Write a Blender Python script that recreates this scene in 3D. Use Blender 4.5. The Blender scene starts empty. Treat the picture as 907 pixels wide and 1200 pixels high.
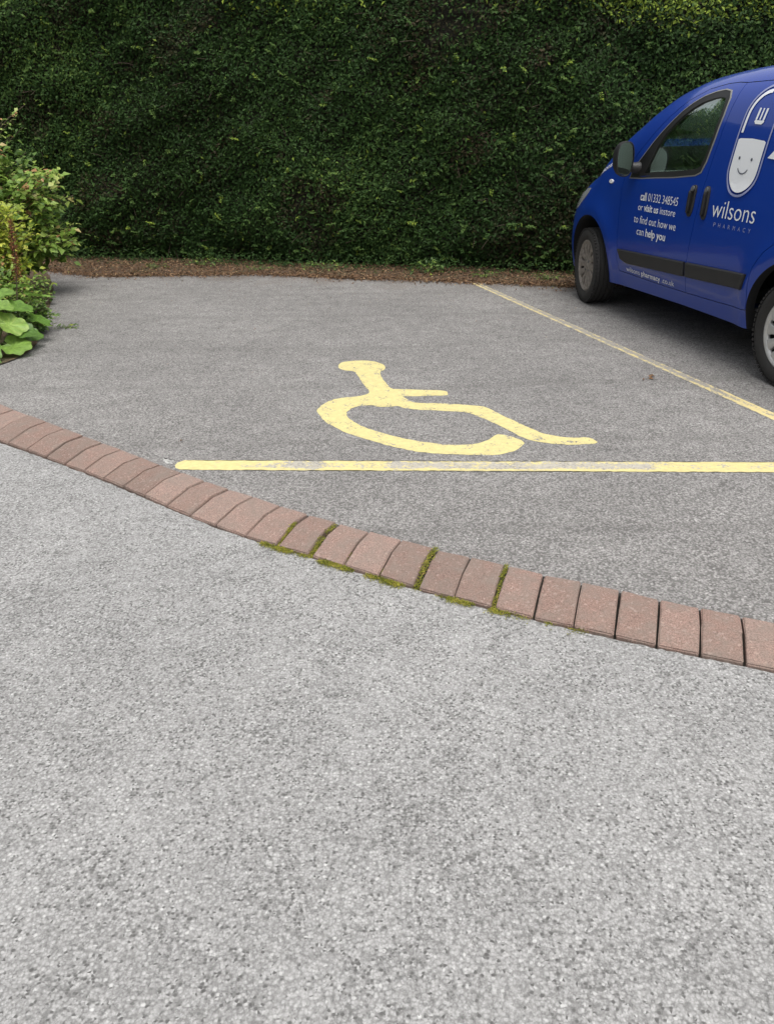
import bpy, bmesh, math, random
import numpy as np
from mathutils import Vector, Matrix
R = math.radians
random.seed(7); rng = np.random.default_rng(7)
scene = bpy.context.scene
col = scene.collection

# ---------------------------------------------------------------- camera
cam_d = bpy.data.cameras.new('camera'); cam = bpy.data.objects.new('camera', cam_d); col.objects.link(cam)
cam_d.sensor_fit = 'VERTICAL'; cam_d.sensor_height = 36.0; cam_d.lens = 966.6/1200*36
cam_d.clip_start = 0.05; cam_d.clip_end = 1200
pit = R(25.503); rol = R(-1.065)
fw = Vector((0, math.cos(pit), -math.sin(pit))); up = Vector((0, math.sin(pit), math.cos(pit))); rt = Vector((1, 0, 0))
rt2 = rt*math.cos(rol)+up*math.sin(rol); up2 = -rt*math.sin(rol)+up*math.cos(rol)
m = Matrix((rt2, up2, -fw)).transposed().to_4x4(); m.translation = Vector((0, 0, 1.436))
cam.matrix_world = m
scene.camera = cam
scene.render.resolution_x = 773; scene.render.resolution_y = 1024

# ---------------------------------------------------------------- light: bright overcast
SUN_EL, SUN_AZ = 72.0, 150.0          # azimuth clockwise from +Y (a veiled sun high behind the camera)
world = bpy.data.worlds.new('World'); scene.world = world; world.use_nodes = True
nt = world.node_tree; nt.nodes.clear()
sky = nt.nodes.new('ShaderNodeTexSky'); sky.sky_type = 'NISHITA'; sky.sun_disc = False
sky.sun_elevation = R(SUN_EL); sky.sun_rotation = R(SUN_AZ); sky.dust_density = 6; sky.air_density = 1.2
hs = nt.nodes.new('ShaderNodeHueSaturation'); hs.inputs['Saturation'].default_value = 0.22
bg = nt.nodes.new('ShaderNodeBackground'); bg.inputs['Strength'].default_value = 0.14
wo = nt.nodes.new('ShaderNodeOutputWorld')
nt.links.new(sky.outputs[0], hs.inputs['Color']); nt.links.new(hs.outputs[0], bg.inputs[0]); nt.links.new(bg.outputs[0], wo.inputs[0])
sd = bpy.data.lights.new('sun', 'SUN'); sun = bpy.data.objects.new('sun', sd); col.objects.link(sun)
sd.energy = 0.9; sd.angle = R(40); sd.color = (1.0, 0.97, 0.92)
d = Vector((math.sin(R(SUN_AZ))*math.cos(R(SUN_EL)), math.cos(R(SUN_AZ))*math.cos(R(SUN_EL)), math.sin(R(SUN_EL))))
sun.rotation_euler = d.to_track_quat('Z', 'Y').to_euler()
scene.view_settings.view_transform = 'Standard'; scene.view_settings.look = 'None'
scene.view_settings.gamma = 1.0; scene.view_settings.use_curve_mapping = False
scene.view_settings.exposure = 0.62

# ---------------------------------------------------------------- helpers
def tag(o, label=None, cat=None, group=None, kind=None):
    if label: o['label'] = label
    if cat: o['category'] = cat
    if group: o['group'] = group
    if kind: o['kind'] = kind
    return o

def empty(name, loc=(0, 0, 0), rz=0.0):
    o = bpy.data.objects.new(name, None); o.empty_display_size = 0.1
    o.location = loc; o.rotation_euler = (0, 0, rz); col.objects.link(o); return o

def link_mesh(name, me, mat=None, parent=None, smooth=None):
    if mat is not None and len(me.materials) == 0:
        for x in (mat if isinstance(mat, (list, tuple)) else [mat]): me.materials.append(x)
    if smooth is not None:
        me.polygons.foreach_set('use_smooth', [True]*len(me.polygons))
        if smooth < 179:
            try: me.set_sharp_from_angle(angle=R(smooth))
            except Exception: pass
    o = bpy.data.objects.new(name, me); col.objects.link(o)
    if parent is not None: o.parent = parent
    return o

def pydata(name, verts, faces, mat=None, parent=None, smooth=None):
    me = bpy.data.meshes.new(name)
    me.from_pydata([tuple(map(float, v)) for v in verts], [], faces); me.validate(); me.update()
    return link_mesh(name, me, mat, parent, smooth)

def recalc(me):
    bm = bmesh.new(); bm.from_mesh(me); bmesh.ops.recalc_face_normals(bm, faces=bm.faces); bm.to_mesh(me); bm.free()

class MB:
    def __init__(s): s.v = []; s.f = []
    def add(s, v, f):
        b = len(s.v); s.v += [tuple(map(float, x)) for x in v]; s.f += [tuple(i+b for i in q) for q in f]
    def box(s, c, sz, rot=None):
        x, y, z = (k/2 for k in sz); M = rot or Matrix.Identity(3)
        vs = [Vector(c)+M @ Vector((a*x, b*y, e*z)) for a in (-1, 1) for b in (-1, 1) for e in (-1, 1)]
        s.add(vs, [(0, 1, 3, 2), (4, 6, 7, 5), (0, 4, 5, 1), (2, 3, 7, 6), (0, 2, 6, 4), (1, 5, 7, 3)])
    def tube(s, pts, rad, n=6, cap=True):
        pts = [Vector(p) for p in pts]; N = len(pts)
        rad = rad if isinstance(rad, (list, tuple)) else [rad]*N
        vs = []; ref = Vector((0.3, 0.2, 1)).normalized()
        for i, p in enumerate(pts):
            t = (pts[min(i+1, N-1)]-pts[max(i-1, 0)])
            t = t.normalized() if t.length > 1e-9 else Vector((0, 0, 1))
            a = t.cross(ref)
            a = a.normalized() if a.length > 1e-3 else Vector((1, 0, 0))
            b = t.cross(a)
            for k in range(n):
                q = 2*math.pi*k/n
                vs.append(p+(a*math.cos(q)+b*math.sin(q))*rad[i])
        fs = [(i*n+k, i*n+(k+1) % n, (i+1)*n+(k+1) % n, (i+1)*n+k) for i in range(N-1) for k in range(n)]
        if cap: fs += [tuple(range(n))[::-1], tuple((N-1)*n+k for k in range(n))]
        s.add(vs, fs)
    def lathe(s, prof, n=48, axis='Y', c=(0, 0, 0), closed=False):
        # prof: list of (radius, offset along axis)
        vs = []
        for (r, a) in prof:
            for k in range(n):
                q = 2*math.pi*k/n
                p = (r*math.cos(q), a, r*math.sin(q)) if axis == 'Y' else (r*math.cos(q), r*math.sin(q), a)
                vs.append((p[0]+c[0], p[1]+c[1], p[2]+c[2]))
        P = len(prof); fs = []
        for i in range(P if closed else P-1):
            j = (i+1) % P
            for k in range(n):
                fs.append((i*n+k, i*n+(k+1) % n, j*n+(k+1) % n, j*n+k))
        s.add(vs, fs)
    def build(s, name, mat=None, parent=None, smooth=None, fixn=True):
        me = bpy.data.meshes.new(name); me.from_pydata(s.v, [], s.f); me.validate(); me.update()
        if fixn: recalc(me)
        return link_mesh(name, me, mat, parent, smooth)

def bevel(o, w, seg=2, ang=30):
    bm = bmesh.new(); bm.from_mesh(o.data)
    es = [e for e in bm.edges if len(e.link_faces) == 2 and e.calc_face_angle(0) > R(ang)]
    bmesh.ops.bevel(bm, geom=es, offset=w, segments=seg, affect='EDGES', clamp_overlap=True)
    bm.to_mesh(o.data); bm.free(); return o

# ---------------------------------------------------------------- materials
def mat_new(name):
    m = bpy.data.materials.new(name); m.use_nodes = True; nt = m.node_tree; nt.nodes.clear()
    out = nt.nodes.new('ShaderNodeOutputMaterial'); return m, nt, out
def N(nt, typ, **kw):
    n = nt.nodes.new(typ)
    for k, v in kw.items():
        if k.startswith('_'): setattr(n, k[1:], v)
        else: n.inputs[k.replace('__', ' ')].default_value = v
    return n
def ramp(nt, fac, stops, interp='LINEAR'):
    r = nt.nodes.new('ShaderNodeValToRGB'); r.color_ramp.interpolation = interp
    e = r.color_ramp.elements
    while len(e) < len(stops): e.new(0.5)
    for i, (p, c) in enumerate(stops):
        e[i].position = p; e[i].color = (c, c, c, 1) if isinstance(c, (int, float)) else (*c, 1)
    nt.links.new(fac, r.inputs[0]); return r.outputs[0]
def mix(nt, fac, a, b, mode='MIX'):
    n = nt.nodes.new('ShaderNodeMix'); n.data_type = 'RGBA'; n.blend_type = mode
    for s, v in ((n.inputs[0], fac), (n.inputs[6], a), (n.inputs[7], b)):
        if hasattr(v, 'links') or hasattr(v, 'is_linked'): nt.links.new(v, s)
        elif isinstance(v, (int, float)): s.default_value = v if s.type == 'VALUE' else (v, v, v, 1)
        else: s.default_value = (*v, 1)
    return n.outputs[2]
def math_(nt, op, a, b=None, clamp=False):
    n = nt.nodes.new('ShaderNodeMath'); n.operation = op; n.use_clamp = clamp
    for s, v in zip(n.inputs, (a, b)):
        if v is None: continue
        if isinstance(v, (int, float)): s.default_value = v
        else: nt.links.new(v, s)
    return n.outputs[0]
def noise(nt, vec, scale, detail=3, rough=0.55, dist=0.0):
    n = nt.nodes.new('ShaderNodeTexNoise'); n.inputs['Scale'].default_value = scale
    n.inputs['Detail'].default_value = detail; n.inputs['Roughness'].default_value = rough
    n.inputs['Distortion'].default_value = dist
    if vec is not None: nt.links.new(vec, n.inputs['Vector'])
    return n.outputs[0]
def simple(name, c, rough=0.5, metal=0.0, coat=0.0, bump=0.0, bscale=60, var=0.0, spec=None):
    m, nt, out = mat_new(name)
    p = N(nt, 'ShaderNodeBsdfPrincipled'); p.inputs['Roughness'].default_value = rough; p.inputs['Metallic'].default_value = metal
    p.inputs['Coat Weight'].default_value = coat; p.inputs['Coat Roughness'].default_value = 0.05
    if spec is not None: p.inputs['Specular IOR Level'].default_value = spec
    tc = N(nt, 'ShaderNodeTexCoord')
    f = noise(nt, tc.outputs['Object'], bscale, 4)
    if var > 0:
        lo = tuple(max(0, x*(1-var)) for x in c); hi = tuple(min(1, x*(1+var)) for x in c)
        nt.links.new(ramp(nt, f, [(0.3, lo), (0.7, hi)]), p.inputs['Base Color'])
    else: p.inputs['Base Color'].default_value = (*c, 1)
    if bump > 0:
        b = N(nt, 'ShaderNodeBump'); b.inputs['Strength'].default_value = 1; b.inputs['Distance'].default_value = bump
        nt.links.new(f, b.inputs['Height']); nt.links.new(b.outputs[0], p.inputs['Normal'])
    nt.links.new(p.outputs[0], out.inputs[0]); return m

def asphalt_nodes(nt, kind):
    """stone chips in a binder, in world metres; returns colour and height"""
    tc = N(nt, 'ShaderNodeTexCoord'); V = tc.outputs['Object']
    road = kind == 'road'
    sc = 142 if road else 118
    v = nt.nodes.new('ShaderNodeTexVoronoi'); v.inputs['Scale'].default_value = sc; nt.links.new(V, v.inputs['Vector'])
    v2 = nt.nodes.new('ShaderNodeTexVoronoi'); v2.inputs['Scale'].default_value = sc*2.1; nt.links.new(V, v2.inputs['Vector'])
    sep = nt.nodes.new('ShaderNodeSeparateColor'); nt.links.new(v.outputs['Color'], sep.inputs[0])
    sep2 = nt.nodes.new('ShaderNodeSeparateColor'); nt.links.new(v2.outputs['Color'], sep2.inputs[0])
    b = 0.342 if road else 0.300
    stone = ramp(nt, sep.outputs[0], [(0.0, b*0.50), (0.18, b*0.84), (0.78, b*1.10), (0.96, b*1.30), (1.0, b*1.7)])
    fine = ramp(nt, sep2.outputs[1], [(0.0, b*0.5), (0.5, b*0.95), (1.0, b*1.35)])
    c = mix(nt, 0.38, stone, fine)
    # binder showing in the gaps, more of it in pitted patches
    gap = ramp(nt, v.outputs['Distance'], [(0.35, 0.0), (0.75, 1.0)])
    patch = ramp(nt, noise(nt, V, 7.0, 5, 0.75), [(0.40, 0.25), (0.60, 1.0)])
    patch2 = ramp(nt, noise(nt, V, 1.1, 3, 0.6), [(0.35, 0.25), (0.7, 1.0)])
    pit = ramp(nt, noise(nt, V, 95 if road else 60, 3, 0.7), [(0.52, 0.0), (0.575, 1.0)])
    pm = math_(nt, 'MULTIPLY', math_(nt, 'MULTIPLY', patch, patch2), pit)
    # plucked-out stones: whole cells that show the dark binder, gathered in loose clusters
    clus = ramp(nt, noise(nt, V, 6.5, 5, 0.72), [(0.42, 0.03), (0.66, 0.27 if road else 0.34)])
    hole = math_(nt, 'LESS_THAN', sep.outputs[1], clus)
    hole = math_(nt, 'MULTIPLY', hole, ramp(nt, v.outputs['Distance'], [(0.38, 1.0), (0.66, 0.45)]))
    pm = math_(nt, 'MAXIMUM', math_(nt, 'MULTIPLY', pm, .8), math_(nt, 'MULTIPLY', hole, .85))
    dark = b*0.16
    c = mix(nt, math_(nt, 'MULTIPLY', pm, 0.95 if road else 0.8), c, (dark, dark*0.98, dark*0.95))
    c = mix(nt, math_(nt, 'MULTIPLY', gap, 0.38 if road else 0.6), c, (dark*1.3, dark*1.27, dark*1.22))
    # broad soft staining and warm dust
    big = ramp(nt, noise(nt, V, 0.8, 5, 0.65), [(0.3, 0.90 if road else .82), (0.7, 1.06)])
    c = mix(nt, 1.0, c, big, 'MULTIPLY')
    tint = (1.0, 0.992, 0.972) if road else (1.015, 0.984, 0.950)
    mott = ramp(nt, noise(nt, V, 7 if not road else 4, 6, 0.75), [(0.32, 0.80 if not road else .93), (0.68, 1.14 if not road else 1.05)])
    c = mix(nt, 1.0, c, mott, 'MULTIPLY')
    c = mix(nt, 1.0, c, tint, 'MULTIPLY')
    if not road:
        # brown wash near the soil strip (dirt carried off the bed), world y along the hedge
        sp = nt.nodes.new('ShaderNodeSeparateXYZ'); nt.links.new(V, sp.inputs[0])
        dist = math_(nt, 'SUBTRACT', math_(nt, 'ADD', math_(nt, 'MULTIPLY', sp.outputs[0], 0.26), sp.outputs[1]), 7.9)
        dist = math_(nt, 'ADD', dist, math_(nt, 'MULTIPLY', math_(nt, 'SUBTRACT', noise(nt, V, 2.2, 4), 0.5), 1.6))
        dirt = ramp(nt, dist, [(0.0, 0.0), (0.55, 0.75)])
        c = mix(nt, math_(nt, 'MULTIPLY', dirt, 0.55), c, (0.135, 0.10, 0.075))
        # long faint seams in the laid tarmac
        w = nt.nodes.new('ShaderNodeTexWave'); w.inputs['Scale'].default_value = 0.33; w.inputs['Distortion'].default_value = 2.2
        w.inputs['Detail'].default_value = 3; w.bands_direction = 'Y'
        nt.links.new(V, w.inputs['Vector'])
        seam = ramp(nt, w.outputs[1] if len(w.outputs) > 1 else w.outputs[0], [(0.0, 0.35), (0.035, 0.0)])
        c = mix(nt, math_(nt, 'MULTIPLY', seam, 0.5), c, (0.09, 0.085, 0.08))
    h = math_(nt, 'ADD', math_(nt, 'MULTIPLY', math_(nt, 'SUBTRACT', 1.0, v.outputs['Distance']), 0.6),
              math_(nt, 'ADD', math_(nt, 'MULTIPLY', sep.outputs[2], 0.5), math_(nt, 'MULTIPLY', pm, -0.9)))
    return V, c, h
def asphalt(name, kind):
    m, nt, out = mat_new(name)
    V, c, h = asphalt_nodes(nt, kind)
    p = N(nt, 'ShaderNodeBsdfPrincipled'); p.inputs['Roughness'].default_value = 0.88; p.inputs['Specular IOR Level'].default_value = 0.3
    bp = N(nt, 'ShaderNodeBump'); bp.inputs['Strength'].default_value = 0.6; bp.inputs['Distance'].default_value = 0.0035
    nt.links.new(h, bp.inputs['Height']); nt.links.new(bp.outputs[0], p.inputs['Normal'])
    nt.links.new(c, p.inputs['Base Color']); nt.links.new(p.outputs[0], out.inputs[0]); return m
M_road = asphalt('pale_asphalt', 'road'); M_bay = asphalt('bay_asphalt', 'bay')

def paint(name, colr, wear_lo, wear_hi, streak=0.0, xr=None):
    """thick old road paint, chipped through to the tarmac; wear_lo..hi = noise window that is worn away.
    xr = list of (x, wornness) stops along world x"""
    m, nt, out = mat_new(name)
    V, c, h = asphalt_nodes(nt, 'bay')
    n1 = noise(nt, V, 75, 3, 0.6); n2 = noise(nt, V, 14, 4, 0.6)
    w = math_(nt, 'ADD', math_(nt, 'MULTIPLY', n1, 0.55), math_(nt, 'MULTIPLY', n2, 0.45))
    if xr:
        sp = nt.nodes.new('ShaderNodeSeparateXYZ'); nt.links.new(V, sp.inputs[0])
        x0, x1 = xr[0][0], xr[-1][0]
        mr = nt.nodes.new('ShaderNodeMapRange'); mr.inputs['From Min'].default_value = x0; mr.inputs['From Max'].default_value = x1
        nt.links.new(sp.outputs[0], mr.inputs['Value'])
        rr = ramp(nt, mr.outputs[0], [((x-x0)/(x1-x0), v) for x, v in xr])
        w = math_(nt, 'ADD', w, math_(nt, 'SUBTRACT', rr, 0.5))
    worn = ramp(nt, w, [(wear_lo, 0.0), (wear_hi, 1.0)])
    tone = ramp(nt, noise(nt, V, 30, 4, 0.6), [(0.3, tuple(k*0.86 for k in colr)), (0.7, tuple(min(1, k*1.06) for k in colr))])
    cc = mix(nt, worn, tone, c)
    p = N(nt, 'ShaderNodeBsdfPrincipled'); p.inputs['Roughness'].default_value = 0.7
    nt.links.new(cc, p.inputs['Base Color'])
    bp = N(nt, 'ShaderNodeBump'); bp.inputs['Strength'].default_value = 0.6; bp.inputs['Distance'].default_value = 0.003
    nt.links.new(math_(nt, 'ADD', math_(nt, 'MULTIPLY', h, 0.7), math_(nt, 'MULTIPLY', worn, -0.5)), bp.inputs['Height']); nt.links.new(bp.outputs[0], p.inputs['Normal'])
    nt.links.new(p.outputs[0], out.inputs[0]); return m
YEL = (0.60, 0.52, 0.235)
M_sym = paint('yellow_symbol_paint', YEL, 0.55, 0.615)
def layered_paint(name, yellow, old, abc, xr, dr, oldwear=(.50, .64)):
    """yellow repaint flaking off an older pale band, both chipped to the tarmac.
    abc: d = a*x+b*y+c metres across the line; xr, dr: how worn the yellow is along x and across d"""
    m, nt, out = mat_new(name)
    V, c, h = asphalt_nodes(nt, 'bay')
    sp = nt.nodes.new('ShaderNodeSeparateXYZ'); nt.links.new(V, sp.inputs[0])
    def look(val, stops):
        x0, x1 = stops[0][0], stops[-1][0]
        mr = nt.nodes.new('ShaderNodeMapRange'); mr.inputs['From Min'].default_value = x0; mr.inputs['From Max'].default_value = x1
        nt.links.new(val, mr.inputs['Value'])
        return math_(nt, 'SUBTRACT', ramp(nt, mr.outputs[0], [((x-x0)/(x1-x0), v) for x, v in stops]), 0.5)
    dd = math_(nt, 'ADD', math_(nt, 'ADD', math_(nt, 'MULTIPLY', sp.outputs[0], abc[0]), math_(nt, 'MULTIPLY', sp.outputs[1], abc[1])), abc[2])
    dd = math_(nt, 'ADD', dd, math_(nt, 'MULTIPLY', math_(nt, 'SUBTRACT', noise(nt, V, 9, 4, .6), .5), .03))
    w = math_(nt, 'ADD', math_(nt, 'MULTIPLY', noise(nt, V, 70, 3, 0.6), 0.5), math_(nt, 'MULTIPLY', noise(nt, V, 13, 4, 0.6), 0.5))
    w = math_(nt, 'ADD', math_(nt, 'MULTIPLY', math_(nt, 'SUBTRACT', w, .5), 1.5), .5)
    wy = math_(nt, 'ADD', w, look(sp.outputs[0], xr)); wy = math_(nt, 'ADD', wy, math_(nt, 'MULTIPLY', look(dd, dr), 1.0))
    worn = ramp(nt, wy, [(.48, 0.0), (.60, 1.0)])
    w2 = math_(nt, 'ADD', math_(nt, 'MULTIPLY', noise(nt, V, 95, 3, 0.6), 0.6), math_(nt, 'MULTIPLY', noise(nt, V, 6, 3, 0.6), 0.4))
    ow = ramp(nt, w2, [(oldwear[0], 0.0), (oldwear[1], 1.0)])
    n3 = noise(nt, V, 40, 4, .6)
    tone = ramp(nt, n3, [(0.3, tuple(k*0.86 for k in yellow)), (0.7, tuple(min(1, k*1.06) for k in yellow))])
    told = ramp(nt, n3, [(0.3, tuple(k*0.80 for k in old)), (0.7, tuple(min(1, k*1.12) for k in old))])
    cc = mix(nt, worn, tone, mix(nt, ow, told, c))
    p = N(nt, 'ShaderNodeBsdfPrincipled'); p.inputs['Roughness'].default_value = 0.75; nt.links.new(cc, p.inputs['Base Color'])
    bp = N(nt, 'ShaderNodeBump'); bp.inputs['Strength'].default_value = 0.6; bp.inputs['Distance'].default_value = 0.003
    nt.links.new(math_(nt, 'ADD', math_(nt, 'MULTIPLY', h, 0.7), math_(nt, 'MULTIPLY', worn, -0.6)), bp.inputs['Height']); nt.links.new(bp.outputs[0], p.inputs['Normal'])
    nt.links.new(p.outputs[0], out.inputs[0]); return m
M_white_daub = paint('white_daub_paint', (0.52, 0.52, 0.49), 0.42, 0.56)

def leafmat(name, stops, rough=0.45, trans=0.3, clump=None, veins=False, spec=0.35):
    m, nt, out = mat_new(name)
    at = N(nt, 'ShaderNodeAttribute'); at.attribute_name = 'rnd'
    c = ramp(nt, at.outputs['Fac'], stops)
    tc = N(nt, 'ShaderNodeTexCoord')
    if clump:
        k = ramp(nt, noise(nt, tc.outputs['Object'], clump[0], 3), [(0.35, 0.0), (0.65, 1.0)])
        c = mix(nt, math_(nt, 'MULTIPLY', k, clump[2]), c, clump[1])
    if veins:
        k = ramp(nt, noise(nt, tc.outputs['Object'], 22, 5, .7), [(0.3, 0.62), (0.7, 1.18)])
        c = mix(nt, 1.0, c, k, 'MULTIPLY')
    p = N(nt, 'ShaderNodeBsdfPrincipled'); p.inputs['Roughness'].default_value = rough; p.inputs['Specular IOR Level'].default_value = spec
    nt.links.new(c, p.inputs['Base Color'])
    t = N(nt, 'ShaderNodeBsdfTranslucent'); nt.links.new(c, t.inputs['Color'])
    mx = N(nt, 'ShaderNodeMixShader'); mx.inputs[0].default_value = trans
    nt.links.new(p.outputs[0], mx.inputs[1]); nt.links.new(t.outputs[0], mx.inputs[2])
    nt.links.new(mx.outputs[0], out.inputs[0]); return m

# ---------------------------------------------------------------- the ground
KF = [(-2.043, 4.034), (-1.904, 3.931), (-1.777, 3.844), (-1.645, 3.74), (-1.516, 3.64), (-1.397, 3.55), (-1.282, 3.454), (-1.164, 3.359), (-1.042, 3.26), (-0.928, 3.151), (-0.809, 3.05), (-0.691, 2.956), (-0.56, 2.856), (-0.413, 2.765), (-0.283, 2.693), (-0.159, 2.613), (-0.034, 2.522), (0.095, 2.437), (0.221, 2.37), (0.348, 2.304), (0.464, 2.239), (0.582, 2.181), (0.697, 2.126), (0.808, 2.077), (0.922, 2.027), (1.037, 1.977), (1.149, 1.926)]
KB = [(-1.928, 4.288), (-1.788, 4.175), (-1.66, 4.049), (-1.528, 3.953), (-1.397, 3.848), (-1.27, 3.738), (-1.152, 3.631), (-1.041, 3.526), (-0.921, 3.435), (-0.793, 3.337), (-0.676, 3.249), (-0.556, 3.161), (-0.439, 3.072), (-0.316, 2.98), (-0.186, 2.882), (-0.073, 2.815), (0.056, 2.739), (0.178, 2.665), (0.298, 2.596), (0.416, 2.522), (0.539, 2.467), (0.656, 2.407), (0.766, 2.347), (0.88, 2.286), (0.991, 2.236), (1.102, 2.184), (1.211, 2.131)]
def even(L, it=3):
    L = [Vector(p) for p in L]
    for _ in range(it): L = [L[0]]+[(L[i-1]+2*L[i]+L[i+1])/4 for i in range(1, len(L)-1)]+[L[-1]]
    return [tuple(p) for p in L]
KF, KB = even(KF), even(KB)
NV = len(KF)
def extend(L, a, b):
    L = list(L)
    d0 = Vector(L[0])-Vector(L[3]); d0 /= 3
    for i in range(a): L.insert(0, tuple(Vector(L[0])+d0))
    d1 = (Vector(L[-1])-Vector(L[-4]))/3
    for i in range(b): L.append(tuple(Vector(L[-1])+d1))
    return L
KFx = extend(KF, 8, 6); KBx = extend(KB, 8, 6)
def dense(L, k=10, jit=0.0, seed=1):
    r = random.Random(seed); out = []
    for i in range(len(L)-1):
        a, b = Vector(L[i]), Vector(L[i+1])
        for q in range(k):
            p = a.lerp(b, q/k); out.append((p.x+r.uniform(-jit, jit), p.y+r.uniform(-jit, jit)))
    out.append(tuple(L[-1])); return out
def sheet(name, poly, z, mat, parent=None, thick=0.0):
    bm = bmesh.new(); vs = [bm.verts.new((x, y, z)) for x, y in poly]
    f = bm.faces.new(vs)
    bmesh.ops.triangulate(bm, faces=[f], ngon_method='EAR_CLIP')
    bmesh.ops.recalc_face_normals(bm, faces=bm.faces)
    if sum(f.normal.z for f in bm.faces) < 0: bmesh.ops.reverse_faces(bm, faces=bm.faces)
    if thick:
        g = bmesh.ops.extrude_face_region(bm, geom=list(bm.faces)[:])
        for v in g['geom']:
            if isinstance(v, bmesh.types.BMVert): v.co.z += thick
        for v in bm.verts: v.co.z -= thick
        bmesh.ops.recalc_face_normals(bm, faces=bm.faces)
    me = bpy.data.meshes.new(name); bm.to_mesh(me); bm.free()
    return link_mesh(name, me, mat, parent)
def strip_sheet(name, A, B, z, mat, skirt=0.0, rows=6):
    """sheet between edge A (shown) and far edge B, with a skirt hanging down along A"""
    n = len(A); v = []
    if skirt: v += [(x, y, z-skirt) for x, y in A]
    for j in range(rows+1):
        v += [(a[0]+(b[0]-a[0])*j/rows, a[1]+(b[1]-a[1])*j/rows, z) for a, b in zip(A, B)]
    R_ = len(v)//n
    f = [(j*n+i, j*n+i+1, (j+1)*n+i+1, (j+1)*n+i) for j in range(R_-1) for i in range(n-1)]
    me = bpy.data.meshes.new(name); me.from_pydata(v, [], f); me.update()
    if me.polygons[-1].normal.z < 0: me.flip_normals()
    return link_mesh(name, me, mat)
M_earth = simple('dark_earth', (0.045, 0.036, 0.027), 0.95, bump=0.02, bscale=40, var=0.4)
tag(sheet('ground', [(-300, -300), (300, -300), (300, 300), (-300, 300)], -0.07, M_earth), kind='structure')
ROAD_Z = -0.028
front = dense(KFx, 8, 0.0035, 3)
fr = [(-16, 9.0)]+[(x, y-0.004) for x, y in front]+[(12, -2.6)]
nf_ = len(fr); road_far = [(p[0], -14) for p in fr]
tag(strip_sheet('road', fr, road_far, ROAD_Z, M_road, .03), kind='structure')
back = dense(KBx, 9, 0.0045, 4)
SOIL = [(-6.2, 11.3), (-4.518, 10.118), (-3.815, 9.425), (-3.3, 9.02), (-3.011, 8.846), (-2.22, 8.812), (-1.228, 8.757), (-0.414, 8.468), (0.792, 8.105), (1.703, 7.80), (3.4, 7.75), (5.5, 7.6), (12, 7.0)]
BED = [(-3.4, 5.15), (-2.68, 5.30), (-2.50, 5.50), (-2.50, 5.901), (-2.68, 6.448), (-3.02, 7.663), (-3.455, 8.843), (-3.873, 9.607), (-4.1, 10.2)]
bk = [(-14, 9.4)]+[(x, y+0.005) for x, y in back]+[(12, -2.3)]
nb_ = len(bk); bay_far = [(p[0], 15) for p in bk]
tag(strip_sheet('parking_bay', bk, bay_far, 0.0, M_bay, .05), kind='structure')

# soil strip and planting bed
def soilmat(name, a, b, c3):
    m, nt, out = mat_new(name); tc = N(nt, 'ShaderNodeTexCoord'); V = tc.outputs['Object']
    c = ramp(nt, noise(nt, V, 26, 5, 0.7), [(0.3, a), (0.55, b), (0.75, c3)])
    c = mix(nt, ramp(nt, noise(nt, V, 3.0, 3), [(0.45, 0.0), (0.65, 0.6)]), c, (0.07, 0.075, 0.03))
    p = N(nt, 'ShaderNodeBsdfPrincipled'); p.inputs['Roughness'].default_value = 0.95; nt.links.new(c, p.inputs['Base Color'])
    bp = N(nt, 'ShaderNodeBump'); bp.inputs['Distance'].default_value = 0.02; nt.links.new(noise(nt, V, 45, 5, 0.7), bp.inputs['Height'])
    nt.links.new(bp.outputs[0], p.inputs['Normal']); nt.links.new(p.outputs[0], out.inputs[0]); return m
M_soil = soilmat('leafy_soil', (0.05, 0.032, 0.02), (0.11, 0.07, 0.042), (0.19, 0.125, 0.075))
def cr_open(pts, k=5):
    out = []; n = len(pts)
    for i in range(n-1):
        p0, p1, p2, p3 = (Vector(pts[min(max(i+q, 0), n-1)]) for q in (-1, 0, 1, 2))
        for j in range(k):
            t = j/k; out.append(.5*((2*p1)+(-p0+p2)*t+(2*p0-5*p1+4*p2-p3)*t*t+(-p0+3*p1-3*p2+p3)*t**3))
    return out+[Vector(pts[-1])]
def wob(L, amp, seed, k=14):
    r = random.Random(seed); ph = [r.uniform(0, 6.28) for _ in range(6)]; out = []
    for i, (x, y) in enumerate(dense(L, k)):
        o = sum(math.sin(x*f+ph[j])*a for j, (f, a) in enumerate(((3, .5), (7.3, .35), (17, .25), (41, .12))))
        out.append((x, y+amp*o+r.uniform(-amp, amp)*.25))
    return out
so = wob(SOIL, 0.075, 2); tag(strip_sheet('soil_strip', so, [(x, 15) for x, y in so], 0.004, M_soil), kind='structure')
BEDS = [tuple(p) for p in cr_open(BED)]
sb = wob(BEDS, 0.03, 5, 3); tag(strip_sheet('soil_bed', sb, [(-9.0, 4.6+6.4*i/(len(sb)-1)) for i in range(len(sb))], 0.009, M_soil), kind='structure')

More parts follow.
